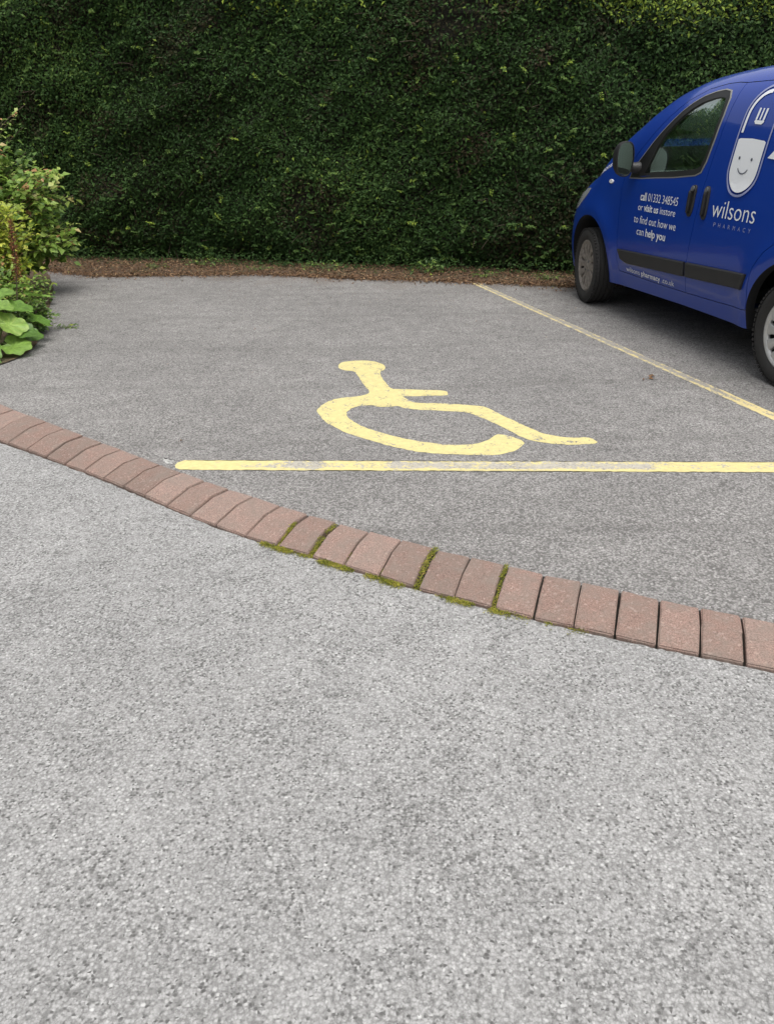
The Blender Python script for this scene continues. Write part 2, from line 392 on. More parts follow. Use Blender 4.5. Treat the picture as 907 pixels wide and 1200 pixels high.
# ---------------------------------------------------------------- kerb of brick blocks
def brickmat():
    m, nt, out = mat_new('brick_red_block'); tc = N(nt, 'ShaderNodeTexCoord'); V = tc.outputs['Object']
    oi = N(nt, 'ShaderNodeObjectInfo')
    base = ramp(nt, oi.outputs['Random'], [(0.0, (0.195, 0.132, 0.108)), (0.35, (0.228, 0.150, 0.122)), (0.7, (0.250, 0.166, 0.136)), (1.0, (0.275, 0.190, 0.158))])
    g = ramp(nt, noise(nt, V, 210, 4, 0.75), [(0.32, 0.40), (0.5, 1.0), (0.68, 1.55)])
    c = mix(nt, 1.0, base, g, 'MULTIPLY')
    vo = nt.nodes.new('ShaderNodeTexVoronoi'); vo.inputs['Scale'].default_value = 130; nt.links.new(V, vo.inputs['Vector'])
    sep = nt.nodes.new('ShaderNodeSeparateColor'); nt.links.new(vo.outputs['Color'], sep.inputs[0])
    sp = ramp(nt, sep.outputs[0], [(0.90, 0.0), (0.99, 0.45)])
    c = mix(nt, sp, c, (0.44, 0.34, 0.29))
    dirt = ramp(nt, noise(nt, V, 11, 5, 0.7), [(0.40, 0.0), (0.70, 0.65)])
    c = mix(nt, dirt, c, (0.19, 0.165, 0.14))
    p = N(nt, 'ShaderNodeBsdfPrincipled'); p.inputs['Roughness'].default_value = 0.9; nt.links.new(c, p.inputs['Base Color'])
    bp = N(nt, 'ShaderNodeBump'); bp.inputs['Distance'].default_value = 0.0035; nt.links.new(noise(nt, V, 130, 5, 0.75), bp.inputs['Height'])
    nt.links.new(bp.outputs[0], p.inputs['Normal']); nt.links.new(p.outputs[0], out.inputs[0]); return m
M_brick = brickmat()
M_grout = simple('joint_dirt', (0.03, 0.026, 0.02), 0.95, bump=0.01, bscale=120, var=0.5)
kerb = tag(empty('kerb_edging', (KF[13][0], KF[13][1], 0)), 'curved edging of reddish brick blocks between the pale road and the bay', 'kerb')
ko = Vector(kerb.location)
wide = {13: .007, 14: .012, 17: .012, 19: .009}
for i in range(4, len(KFx)-5):
    j = i-8
    gl = wide.get(j, random.uniform(.0022, .0045)); gr = wide.get(j+1, random.uniform(.0022, .0045))
    f0, f1, b0, b1 = (Vector((*q, 0)) for q in (KFx[i], KFx[i+1], KBx[i], KBx[i+1]))
    ef = (f1-f0).normalized(); eb = (b1-b0).normalized()
    f0 = f0+ef*gl; f1 = f1-ef*gr; b0 = b0+eb*min(gl, .010); b1 = b1-eb*min(gr, .010)
    dz = random.uniform(-.003, .002); tl = random.uniform(-.0025, .0025)
    prof = [(0.0, -.060), (0.0, -.017), (.03, -.013), (0.50, .013), (0.56, .0155), (1.0, .0125), (1.0, -.05)]
    nn = len(prof); vs = []
    segs = 4
    for k in range(segs+1):
        u = k/segs
        F = f0.lerp(f1, u); B = b0.lerp(b1, u)
        for (t, z) in prof:
            pnt = F.lerp(B, t); pnt.z = z+dz+tl*(u-.5)*2; vs.append(pnt-ko)
    fs = [(k*nn+q, k*nn+(q+1) % nn, (k+1)*nn+(q+1) % nn, (k+1)*nn+q) for k in range(segs) for q in range(nn)]
    fs += [tuple(range(nn)), tuple(segs*nn+q for q in range(nn))[::-1]]
    me = bpy.data.meshes.new('brick_block'); me.from_pydata([tuple(v) for v in vs], [], fs); recalc(me)
    bm = bmesh.new(); bm.from_mesh(me)
    es = [e for e in bm.edges if len(e.link_faces) == 2 and e.calc_face_angle(0) > R(50)]
    bmesh.ops.bevel(bm, geom=es, offset=.0035, segments=2, affect='EDGES')
    # worn, slightly uneven arrises
    for v in bm.verts: v.co += Vector((random.uniform(-1, 1), random.uniform(-1, 1), random.uniform(-.5, .5)))*.0012
    bm.to_mesh(me); bm.free()
    link_mesh('brick_block', me, M_brick, kerb, 40)
# bed of the joints, following the slope of the blocks
jv, jf = [], []
for i in range(4, len(KFx)-4):
    F_, B_ = Vector((*KFx[i], 0)), Vector((*KBx[i], 0)); m_ = F_.lerp(B_, .5)
    jv += [(F_.x-ko.x, F_.y-ko.y, -.040), (m_.x-ko.x, m_.y-ko.y, -.012), (B_.x-ko.x, B_.y-ko.y, -.012)]
for i in range(len(jv)//3-1): jf += [(3*i, 3*i+3, 3*i+4, 3*i+1), (3*i+1, 3*i+4, 3*i+5, 3*i+2)]
pydata('joint_bed', jv, jf, M_grout, kerb)

# moss in the joints and along the foot of the kerb
M_moss = leafmat('moss', [(0.0, (0.07, 0.08, 0.012)), (0.5, (0.24, 0.25, 0.03)), (0.85, (0.42, 0.38, 0.06)), (1.0, (0.42, 0.30, 0.10))], 0.8, 0.2)
def leaf_cloud(name, P, Nn, D, L, W, rnd, mat, parent=None, fold=0.25, curl=0.15):
    """P centre/base, Nn leaf normal, D length direction (all Nx3), L, W (N), one folded leaf = 2 tris + tip bend"""
    P = np.asarray(P, float); n = len(P)
    D = D-(D*Nn).sum(1, keepdims=True)*Nn; D /= np.linalg.norm(D, axis=1, keepdims=True)+1e-9
    S = np.cross(D, Nn)
    L = L[:, None]; W = W[:, None]
    base = P; mid = P+D*L*0.45; tip = P+D*L-Nn*L*curl
    le = mid+S*W*0.5+Nn*W*fold; ri = mid-S*W*0.5+Nn*W*fold
    v = np.stack([base, le, tip, ri, mid+Nn*0.0], 1).reshape(-1, 3)
    idx = np.arange(n)[:, None]*5
    tri = np.array([[0, 4, 1], [1, 4, 2], [0, 3, 4], [3, 2, 4]]).reshape(1, -1)
    F = (idx+tri).reshape(-1)
    me = bpy.data.meshes.new(name); me.vertices.add(len(v)); me.vertices.foreach_set('co', v.reshape(-1))
    nf = n*4; me.loops.add(nf*3); me.loops.foreach_set('vertex_index', F.astype(np.int32))
    me.polygons.add(nf); me.polygons.foreach_set('loop_start', np.arange(nf, dtype=np.int32)*3)
    me.update(calc_edges=True)
    a = me.attributes.new('rnd', 'FLOAT', 'POINT'); a.data.foreach_set('value', np.repeat(rnd, 5).astype(np.float32))
    return link_mesh(name, me, mat, parent)
def unit(a): return a/(np.linalg.norm(a, axis=1, keepdims=True)+1e-9)
mp = []
def kerb_z(t): return -.026+.045*min(1, t/.5)
def strip_pts(j, t0, t1, n, hw):
    i = j+8
    for _ in range(n):
        t = random.uniform(t0, t1); a = Vector(KFx[i]); b = Vector(KBx[i]); p = a.lerp(b, t)
        mp.append((p.x+random.gauss(0, hw), p.y+random.gauss(0, hw), kerb_z(t)-.006+random.uniform(-.002, .006)))
strip_pts(13, 0.0, .60, 520, .0045); strip_pts(14, 0, .45, 520, .008); strip_pts(14, .55, .9, 200, .0055); strip_pts(17, 0, .22, 260, .009); strip_pts(17, .25, .55, 300, .0065); strip_pts(17, .62, 1.0, 420, .0065); strip_pts(19, 0, .25, 260, .008); strip_pts(19, .3, .5, 120, .004); strip_pts(19, .58, 1.0, 330, .0045)
strip_pts(16, .0, .2, 60, .003); strip_pts(15, .0, .3, 60, .003)
rr = random.Random(4)
foot = dense(KFx, 40, 0)
for (x, y) in foot:
    if not (-.50 < x < .62): continue
    dn = 0.5+0.5*math.sin(x*31+1.3)+.35*math.sin(x*77)
    env = 1.0 if x < .06 else (.75 if .20 < x < .40 else (.45 if .5 < x < .56 else .1))
    if abs(x-.13) < .06: env = .12
    k = int(46*max(0, dn)*env)
    for _ in range(k):
        dd = abs(rr.gauss(0, .012)); mp.append((x-dd*.45+rr.gauss(0, .004), y-dd*.9, -.026+rr.uniform(0, .008)*(1-dd/.05)))
mp = np.array(mp); n = len(mp)
nn_ = unit(rng.normal(0, .6, (n, 3))+[0, 0, 1]); dd_ = unit(rng.normal(0, 1, (n, 3))+[0, 0, .6])
tag(leaf_cloud('moss', mp, nn_, dd_, rng.uniform(.003, .008, n), rng.uniform(.002, .0045, n), np.clip(rng.normal(.45, .25, n)+.15*np.sin(mp[:, 0]*60), 0, 1), M_moss),
    'bright green moss filling some kerb joints and the kerb foot', 'moss', kind='stuff')

# ---------------------------------------------------------------- painted markings
HEAD = [(-0.303, 5.22), (-0.277, 5.3), (-0.217, 5.33), (-0.128, 5.332), (-0.038, 5.284), (0.011, 5.182), (-0.001, 5.092), (-0.03, 5.066)]
HEADL = [(-0.187, 5.082), (-0.247, 5.097), (-0.287, 5.151)]
BODY1 = [(-0.164, 4.97), (-0.135, 4.841), (-0.113, 4.735), (-0.087, 4.676), (-0.090, 4.600)]
WHEELO = [(-0.154, 4.556), (-0.231, 4.542), (-0.306, 4.496), (-0.349, 4.413), (-0.36, 4.359), (-0.38, 4.314), (-0.354, 4.233), (-0.323, 4.14), (-0.264, 4.039), (-0.2, 3.951), (-0.121, 3.873), (-0.02, 3.785), (0.078, 3.711), (0.189, 3.65), (0.316, 3.628), (0.439, 3.61), (0.519, 3.61), (0.594, 3.637), (0.643, 3.697), (0.68, 3.773), (0.632, 3.842), (0.572, 3.893), (0.534, 3.859), (0.493, 3.797), (0.439, 3.757), (0.372, 3.747), (0.293, 3.753), (0.196, 3.792), (0.082, 3.855), (0.006, 3.915), (-0.071, 3.987), (-0.142, 4.076), (-0.189, 4.16), (-0.213, 4.253), (-0.195, 4.329), (-0.15, 4.377), (-0.077, 4.396)]
BODY2 = [(-0.037, 4.358), (0.019, 4.355), (0.08, 4.372), (0.093, 4.333), (0.166, 4.299), (0.276, 4.276), (0.409, 4.251), (0.46, 4.215), (0.514, 4.135), (0.574, 4.04), (0.622, 3.945), (0.667, 3.852), (0.708, 3.795), (0.768, 3.759), (0.844, 3.727), (0.958, 3.726), (1.03, 3.736), (1.017, 3.785), (0.997, 3.822), (0.912, 3.815), (0.85, 3.842), (0.79, 3.882), (0.729, 3.972), (0.683, 4.071), (0.639, 4.136), (0.604, 4.207), (0.565, 4.301), (0.528, 4.341), (0.455, 4.36), (0.419, 4.373), (0.284, 4.405), (0.208, 4.41), (0.152, 4.428), (0.117, 4.502), (0.098, 4.547), (0.176, 4.536), (0.273, 4.543), (0.331, 4.539), (0.369, 4.556), (0.357, 4.638), (0.24, 4.652), (0.102, 4.678), (0.032, 4.692), (0.003, 4.832), (-0.027, 4.98)]
symp = HEADL+HEAD+BODY2[::-1]+WHEELO[::-1]+BODY1[::-1]
def roughen(L, step=.02, amp=.004, seed=1):
    r = random.Random(seed); out = []
    for i in range(len(L)):
        a, b = Vector(L[i]), Vector(L[(i+1) % len(L)]); k = max(1, int((b-a).length/step))
        for q in range(k):
            p = a.lerp(b, q/k); out.append((p.x+r.uniform(-amp, amp), p.y+r.uniform(-amp, amp)))
    return out
def smooth_poly(L, it=1):
    for _ in range(it):
        L = [p for i in range(len(L)) for p in ((Vector(L[i])*.75+Vector(L[(i+1) % len(L)])*.25), (Vector(L[i])*.25+Vector(L[(i+1) % len(L)])*.75))]
    return [tuple(p) for p in L]
tag(sheet('wheelchair_symbol', roughen(smooth_poly(symp), .020, .0035, 3), 0.0013, M_sym),
    'yellow wheelchair user symbol hand painted on the tarmac of the bay', 'road marking')
# front line: an old dull white band with the yellow repaint flaking off over it
M_line = layered_paint('front_line_paint', YEL, (0.40, 0.375, 0.32), (.0585, 1.0, .0564-3.554),
    [(-1.0, .28), (-.70, .38), (-.55, .50), (-.42, .59), (-.30, .61), (-.26, .44), (-.02, .46), (.04, .60), (.35, .56), (.6, .60), (.9, .61), (1.15, .58), (1.32, .40), (1.8, .41), (5.0, .40)],
    [(-.06, .30), (-.036, .34), (-.020, .56), (.030, .55), (.045, .46), (.06, .46)])
fl = tag(empty('bay_line', (-.97, 3.555, 0)), 'yellow line across the front of the bay, flaked to dull white in its middle', 'road marking')
def seg(x0, x1, ya, yb, seed, amp=.004, step=.02):
    c = lambda x: 3.554-(x+.964)*.0585
    L = [(x0+.03, c(x0)+ya), (x1, c(x1)+ya), (x1, c(x1)+yb), (x0+.03, c(x0)+yb), (x0+.004, c(x0)+yb*.55), (x0-.006, c(x0)), (x0+.004, c(x0)+ya*.55)]
    return [(x+.97, y-3.555) for x, y in roughen(L, step, amp, seed)]
def offset_obj(o, dx, dy):
    for v in o.data.vertices: v.co.x -= dx; v.co.y -= dy
# both pieces keep world-sized texture coordinates: the empties sit at the origin instead
fl.location = (0, 0, 0)
sheet('painted_band', [(x-.97, y+3.555) for x, y in seg(-.975, 4.6, -.056, .058, 5)], 0.0013, M_line, fl)
sheet('white_daub', roughen([(-1.04, 3.60), (-1.0, 3.575), (-.985, 3.60), (-1.0, 3.625), (-1.05, 3.64)], .012, .009, 8), 0.0013, M_white_daub, fl)
# side line running back to the hedge
A = Vector((.852, 8.15)); t_ = (Vector((2.0215, 4.068))-A).normalized(); n_ = Vector((t_.y, -t_.x)); B = A+t_*6.4
L = [A+n_*-.038, B+n_*-.042, B+n_*.036, A+n_*.030]
M_side = layered_paint('side_line_paint', (0.62, 0.52, 0.25), (0.30, 0.28, 0.24), (n_.x, n_.y, -(n_.x*A.x+n_.y*A.y)),
    [(.8, .46), (1.0, .54), (1.3, .58), (1.7, .59), (1.90, .55), (1.98, .38), (3.0, .36)],
    [(-.05, .50), (-.035, .46), (-.02, .62), (.004, .62), (.012, .42), (.03, .44), (.04, .5)])
sl = sheet('bay_line', roughen([tuple(q) for q in L], .03, .004, 9), .0013, M_side)
tag(sl, 'thin faded yellow line running back to the hedge beside the blue van', 'road marking')

# ---------------------------------------------------------------- the van
def lerp_tab(T, x):
    if x <= T[0][0]: return T[0][1]
    for (a, b), (c, d_) in zip(T, T[1:]):
        if x <= c:
            t = (x-a)/(c-a); return b+(d_-b)*t
    return T[-1][1]
def smooth_tab(T, x, w=.05):
    return sum(lerp_tab(T, x+q*w)*k for q, k in ((-1, .2), (-.5, .2), (0, .2), (.5, .2), (1, .2)))
TT = [(-.62, .70), (-.56, .80), (-.45, .89), (-.3, .985), (-.15, 1.048), (0, 1.108), (.08, 1.18), (.185, 1.28), (.36, 1.385), (.58, 1.512), (.79, 1.602), (1.04, 1.663), (1.27, 1.69), (1.5, 1.705), (1.9, 1.715), (2.4, 1.725), (2.8, 1.70), (3.0, 1.655), (3.08, 1.58)]
BT = [(-.62, .715), (-.58, .75), (-.48, .79), (-.35, .82), (-.15, .845), (.1, .858), (2.5, .858), (2.8, .852), (3.0, .835), (3.08, .80)]
BOW = [(-.62, .14), (1.0, .14), (1.7, .0), (2.8, .0), (3.08, 0)]
EXP = [(-.62, 3.4), (0, 3.4), (.25, 4.6), (3.1, 5)]
ARCH = [(-.04, .31), (2.513, .31)]
def sec(u, dB=0.0, dT=0.0):
    T = smooth_tab(TT, u)-dT; B = smooth_tab(BT, u)-dB
    return T, B, min(.95, T-.24)
def half(u, h, dB=0.0, dT=0.0):
    T, B, hb = sec(u, dB, dT)
    if h <= hb:
        y = B-(.055*((.62-h)/.40)**2 if h < .62 else .018*((h-.62)/.33)**2)
    else:
        k = min(1, (h-hb)/(T-hb)); e = smooth_tab(EXP, u, .1)
        b0 = B-(.018*((hb-.62)/.33)**2 if hb > .62 else 0)
        y = (b0-.125*(h-hb)-.10*max(0, h-1.45)*0)*max(0, 1-k**e)**(1/e)
    if dB == 0:
        for (cx, cz) in ARCH:   # swollen wings round the wheels
            r = math.hypot(u-cx, (h-cz)*1.0)
            y += .020*math.exp(-((r-.43)/.085)**2)*(1 if h < 1.0 else 0) if h < 1.0 else 0
        # crease along the flank under the windows
        y += .006*math.exp(-((h-(.955+.045*(u-.9)))/.035)**2)*(1 if u > .35 else 0)
        y -= .012*math.exp(-((h-.33)/.05)**2)*(1 if .45 < u < 2.15 else 0)*.4
    return max(0, y)
def bow(u, y, B): return smooth_tab(BOW, u, .1)*(1-min(1, y/B)**2)
def loft(dB, dT, h0, u0, u1, step, nl, nu, name):
    us = list(np.arange(u0, u1+1e-6, step)); rows = []
    for u in us:
        T, B, hb = sec(u, dB, dT); pts = []
        for i in range(nl):
            h = h0+(hb-h0)*i/(nl-1); pts.append((half(u, h, dB, dT), h))
        e = smooth_tab(EXP, u, .1)
        for i in range(1, nu+1):
            a = (math.pi/2)*i/nu
            k = math.sin(a)**(2/e); h = hb+(T-hb)*k
            y = half(u, h, dB, dT) if i < nu else 0.0
            pts.append((max(0, y), h))
        row = []
        for (y, h) in pts: row.append((-(u-bow(u, y, B)), y, h))
        full = [(x, y, z) for x, y, z in row]+[(x, -y, z) for x, y, z in row[:-1][::-1]]
        rows.append(full)
    n = len(rows[0]); v = [p for r in rows for p in r]
    f = [(i*n+k, i*n+(k+1) % n, (i+1)*n+(k+1) % n, (i+1)*n+k) for i in range(len(rows)-1) for k in range(n)]
    m_ = (n+1)//2
    for b_, fl_ in ((0, True), ((len(rows)-1)*n, False)):
        for k in range(m_-1):
            q = (b_+k, b_+k+1, b_+n-2-k, b_+n-1-k) if k < m_-2 else (b_+k, b_+k+1, b_+n-1-k)
            f.append(q[::-1] if fl_ else q)
    me = bpy.data.meshes.new(name); me.from_pydata(v, [], f); me.validate(); recalc(me)
    return me
def surfY(s, h):
    y = .84
    for _ in range(6):
        B = sec(s)[1]; u = s+bow(s, y, B)
        u = s+bow(u, y, sec(u)[1]); y = half(u, h)
    return y
def S(s, h, off=0.0, side=1):
    """point on the flank: s back from the front axle, h above ground, pushed out by off"""
    y = surfY(s, h); e = .012
    dh = (surfY(s, h+e)-surfY(s, h-e))/(2*e); ds = (surfY(s+e, h)-surfY(s-e, h))/(2*e)
    n = Vector((ds, 1, -dh)).normalized()   # local x = -s
    p = Vector((-s, y, h))+n*off
    return Vector((p.x, p.y*side, p.z))

M_blue = simple('blue_van_paint', (0.002, 0.036, 0.285), 0.42, coat=0.9, spec=0.25)
_nt = M_blue.node_tree; _p = [n for n in _nt.nodes if n.type == 'BSDF_PRINCIPLED'][0]
_tc = N(_nt, 'ShaderNodeTexCoord'); _sp = _nt.nodes.new('ShaderNodeSeparateXYZ'); _nt.links.new(_tc.outputs['Object'], _sp.inputs[0])
_z = math_(_nt, 'ADD', _sp.outputs[2], math_(_nt, 'MULTIPLY', noise(_nt, _tc.outputs['Object'], 6, 5, .7), .30))
_d = math_(_nt, 'MULTIPLY', ramp(_nt, _z, [(.36, 1.0), (.62, 0.0)]), ramp(_nt, noise(_nt, _tc.outputs['Object'], 35, 5, .7), [(.35, .15), (.65, .6)]))
_nt.links.new(mix(_nt, math_(_nt, 'MULTIPLY', _d, .15), (0.002, 0.036, 0.285), (0.12, 0.11, 0.10)), _p.inputs['Base Color'])
_nt.links.new(ramp(_nt, _d, [(0, .7), (.5, .30)]), _p.inputs['Coat Weight'])
M_blackp = simple('black_plastic', (0.018, 0.018, 0.019), 0.55, bump=0.0006, bscale=300)
M_well = simple('arch_liner', (0.008, 0.008, 0.009), 0.9)
M_trim = simple('interior_grey', (0.16, 0.165, 0.17), 0.7, bump=0.001, bscale=200)
M_seal = simple('rubber_seal', (0.012, 0.012, 0.012), 0.45)
M_weather = simple('dull_weather_strip', (0.20, 0.20, 0.19), 0.45)
def glassmat(name, tint, refl=1.0):
    m, nt, out = mat_new(name)
    t = N(nt, 'ShaderNodeBsdfTransparent'); t.inputs[0].default_value = (*tint, 1)
    g = N(nt, 'ShaderNodeBsdfGlossy'); g.inputs['Roughness'].default_value = 0.02; g.inputs[0].default_value = (.9, 1, .95, 1)
    f = N(nt, 'ShaderNodeFresnel'); f.inputs['IOR'].default_value = 1.52
    mx = N(nt, 'ShaderNodeMixShader'); nt.links.new(math_(nt, 'MULTIPLY', f.outputs[0], 0.42*refl, True), mx.inputs[0])
    nt.links.new(t.outputs[0], mx.inputs[1]); nt.links.new(g.outputs[0], mx.inputs[2]); nt.links.new(mx.outputs[0], out.inputs[0]); return m
M_glass = glassmat('tinted_window_glass', (0.72, 0.86, 0.78))

YAW = R(90+12.353)
Nw = Vector((.977, .214)); org = Vector((1.714, 7.030))+Nw*.84
van = tag(empty('delivery_van', (org.x, org.y, 0), YAW), 'small blue pharmacy van with white lettering parked nose to the hedge', 'van')

outer = bpy.data.objects.new('tmp_outer', loft(0, 0, .235, -.62, 3.08, .0475, 16, 22, 'outer')); col.objects.link(outer)
outer.data.materials.append(M_blue); outer.data.materials.append(M_trim); outer.data.materials.append(M_well)
inner = bpy.data.objects.new('tmp_inner', loft(.045, .05, .36, -.05, 2.98, .12, 8, 12, 'inner')); col.objects.link(inner)
for q in (M_blue, M_trim, M_well): inner.data.materials.append(q)
for p_ in inner.data.polygons: p_.material_index = 1
# the sill is lower at the front than at the rear
def shear(me):
    for v in me.vertices:
        if v.co.z < .30: v.co.z += 0.018*min(1, max(0, -v.co.x-.4))
shear(outer.data)
def tmpobj(mb, matidx=1):
    me = bpy.data.meshes.new('tmp'); me.from_pydata(mb.v, [], mb.f); me.validate(); recalc(me)
    for q in (M_blue, M_trim, M_well): me.materials.append(q)
    for p_ in me.polygons: p_.material_index = matidx
    o = bpy.data.objects.new('tmp', me); col.objects.link(o); return o
def boolean(o, cutters, op='DIFFERENCE'):
    for c in cutters:
        md = o.modifiers.new('b', 'BOOLEAN'); md.object = c; md.operation = op; md.solver = 'EXACT'; md.material_mode = 'TRANSFER'
    dg = bpy.context.evaluated_depsgraph_get(); me = bpy.data.meshes.new_from_object(o.evaluated_get(dg))
    o.modifiers.clear(); old = o.data; o.data = me; return o
def prism(poly, y0, y1):
    mb = MB(); n = len(poly)
    mb.v = [(-s, y0, h) for s, h in poly]+[(-s, y1, h) for s, h in poly]
    mb.f = [tuple(range(n)), tuple(range(n, 2*n))[::-1]]+[(k, (k+1) % n, n+(k+1) % n, n+k) for k in range(n)]
    return mb
def cylinder(s, h, r, y0, y1, n=56):
    return prism([(s+r*math.cos(2*math.pi*k/n), h+r*math.sin(2*math.pi*k/n)) for k in range(n)], y0, y1)
def cr(pts, k=6, closed=True):
    """Catmull-Rom through pts"""
    n = len(pts); out = []
    for i in range(n if closed else n-1):
        p0, p1, p2, p3 = (Vector(pts[(i+q) % n]) if closed else Vector(pts[min(max(i+q, 0), n-1)]) for q in (-1, 0, 1, 2))
        for j in range(k):
            t = j/k
            out.append(tuple(.5*((2*p1)+(-p0+p2)*t+(2*p0-5*p1+4*p2-p3)*t*t+(-p0+3*p1-3*p2+p3)*t**3)))
    if not closed: out.append(tuple(pts[-1]))
    return out
def offset_poly(P, d):
    """inward offset of a counter-clockwise or clockwise polygon"""
    n = len(P); A_ = sum(P[i][0]*P[(i+1) % n][1]-P[(i+1) % n][0]*P[i][1] for i in range(n)); sg = 1 if A_ > 0 else -1; out = []
    for i in range(n):
        a, b, c = Vector(P[i-1]), Vector(P[i]), Vector(P[(i+1) % n])
        e1 = (b-a); e2 = (c-b)
        if e1.length < 1e-7 or e2.length < 1e-7: out.append(tuple(b)); continue
        e1.normalize(); e2.normalize()
        n1 = Vector((-e1.y, e1.x)); n2 = Vector((-e2.y, e2.x)); q = n1+n2
        q = q/max(.35, q.dot(n1)) if q.length > 1e-6 else n1
        out.append(tuple(b+q*d*sg))
    return out
# window opening (s, h)
WIN = [(.545, 1.028), (.56, 1.065), (.611, 1.11), (.678, 1.172), (.747, 1.238), (.824, 1.305), (.911, 1.373), (.998, 1.436), (1.077, 1.48), (1.169, 1.516), (1.276, 1.538), (1.369, 1.546), (1.43, 1.538), (1.462, 1.505),
       (1.478, 1.42), (1.466, 1.29), (1.440, 1.165), (1.41, 1.105), (1.36, 1.087), (1.116, 1.062), (.85, 1.045), (.69, 1.032)]
REAR_EDGE = [(1.440, .345), (1.440, .53), (1.450, .66), (1.468, .83), (1.486, 1.00), (1.505, 1.14), (1.525, 1.28), (1.538, 1.40), (1.542, 1.50), (1.535, 1.595)]
FDOOR = [(.50, .345)]+[(.9, .342), (1.2, .342)]+REAR_EDGE+[(1.45, 1.600), (1.33, 1.597), (1.15, 1.572), (.98, 1.508), (.85, 1.425), (.72, 1.32), (.60, 1.215), (.50, 1.12), (.445, 1.03), (.43, .93), (.44, .80), (.465, .55), (.475, .42)]
SDOOR = REAR_EDGE[::-1]+[(1.8, .352), (2.125, .365), (2.135, .42), (2.14, .52), (2.155, .62), (2.22, .71), (2.31, .775), (2.42, .83), (2.46, .95), (2.47, 1.2), (2.46, 1.50), (2.44, 1.59), (1.95, 1.60)]
rs = lambda P: P
gap = .0022
cut = [inner]
wells = [cylinder(cx, .315, .388, .50, 1.0) for cx in (-.04, 2.513)]+[cylinder(cx, .315, .388, -1.0, -.50) for cx in (-.04, 2.513)]
wellobs = [tmpobj(w, 2) for w in wells]
winL = tmpobj(prism(WIN, .40, 1.1)); winR = tmpobj(prism(WIN, -1.1, -.40), 0)
winL.data.polygons.foreach_set('material_index', [0]*len(winL.data.polygons))
# windscreen: trapezoid seen from the front, cut only through the sloping screen
mb = MB(); wsp = [(-.66, 1.20), (.66, 1.20), (.60, 1.50), (.48, 1.56), (-.48, 1.56), (-.60, 1.50)]; n = len(wsp)
mb.v = [(.35, y, z) for y, z in wsp]+[(-1.02, y, z) for y, z in wsp]
mb.f = [tuple(range(n)), tuple(range(n, 2*n))[::-1]]+[(k, (k+1) % n, n+(k+1) % n, n+k) for k in range(n)]
wscr = tmpobj(mb, 0)
# underside well below the sills
for c_ in [inner]+wellobs+[winL, winR, wscr]:
    boolean(outer, [c_])
# front door and sliding door on the near side are split off the shell
fd_c = tmpobj(prism(offset_poly(FDOOR, gap), .45, 1.1), 0); sdc = tmpobj(prism(offset_poly(SDOOR, gap), .45, 1.1), 0)
fd_o = tmpobj(prism(offset_poly(FDOOR, -gap*0.9), .45, 1.1), 0); sdo = tmpobj(prism(offset_poly(SDOOR, -gap*.9), .45, 1.1), 0)
def dupobj(o):
    c = o.copy(); c.data = o.data.copy(); col.objects.link(c); return c
fdoor = boolean(dupobj(outer), [fd_c], 'INTERSECT'); sdoor = boolean(dupobj(outer), [sdc], 'INTERSECT')
body = boolean(outer, [fd_o, sdo])
def finish(o, name, parent):
    bm = bmesh.new(); bm.from_mesh(o.data)
    bmesh.ops.remove_doubles(bm, verts=bm.verts, dist=.0004)
    bmesh.ops.dissolve_degenerate(bm, dist=.0003, edges=bm.edges); bm.to_mesh(o.data); bm.free()
    o.name = name; o.data.name = name; o.parent = parent
    o.data.polygons.foreach_set('use_smooth', [True]*len(o.data.polygons)); o.data.set_sharp_from_angle(angle=R(32)); return o
finish(body, 'body', van); finish(fdoor, 'front_door', van); finish(sdoor, 'sliding_door', van)
for o in [inner, winL, winR, wscr, fd_c, sdc, fd_o, sdo]+wellobs: bpy.data.objects.remove(o, do_unlink=True)

def ring(name, P, Q, off1, off2, mat, parent, side=1, drop=.006):
    """band on the flank between outlines P (outer) and Q (inner)"""
    n = len(P); v = []
    for (s, h) in P: v += [S(s, h, off1-drop-.004, side)]
    for (s, h) in P: v += [S(s, h, off1, side)]
    for (s, h) in Q: v += [S(s, h, off2, side)]
    for (s, h) in Q: v += [S(s, h, off2-drop-.03, side)]
    f = [(a*n+k, a*n+(k+1) % n, (a+1)*n+(k+1) % n, (a+1)*n+k) for a in range(3) for k in range(n)]
    o = pydata(name, v, f, mat, parent, 40); recalc(o.data); return o
def patch_(name, P, off, mat, parent, side=1):
    n = len(P); v = [S(s, h, off, side) for s, h in P]
    c = Vector((sum(p[0] for p in P)/n, sum(p[1] for p in P)/n))
    bm = bmesh.new(); vs = [bm.verts.new(q) for q in v]; f = bm.faces.new(vs); bmesh.ops.triangulate(bm, faces=[f])
    me = bpy.data.meshes.new(name); bm.to_mesh(me); bm.free(); return link_mesh(name, me, mat, parent, 180)
def slab(name, P, off, thick, mat, parent, side=1, bev=0.0, step=.05):
    """thin raised panel that follows the flank"""
    n = len(P); Q = offset_poly(P, bev) if bev else P
    a = [S(s, h, -.004, side) for s, h in P]; b = [S(s, h, off+thick-bev, side) for s, h in P]; c = [S(s, h, off+thick, side) for s, h in Q]
    v = a+b+c; f = [(r*n+k, r*n+(k+1) % n, (r+1)*n+(k+1) % n, (r+1)*n+k) for r in range(2) for k in range(n)]
    bm = bmesh.new(); vs = [bm.verts.new(q) for q in v]
    for q in f: bm.faces.new([vs[i] for i in q])
    top = bm.faces.new(vs[2*n:]); bmesh.ops.triangulate(bm, faces=[top]); bmesh.ops.recalc_face_normals(bm, faces=bm.faces)
    me = bpy.data.meshes.new(name); bm.to_mesh(me); bm.free(); return link_mesh(name, me, mat, parent, 40)
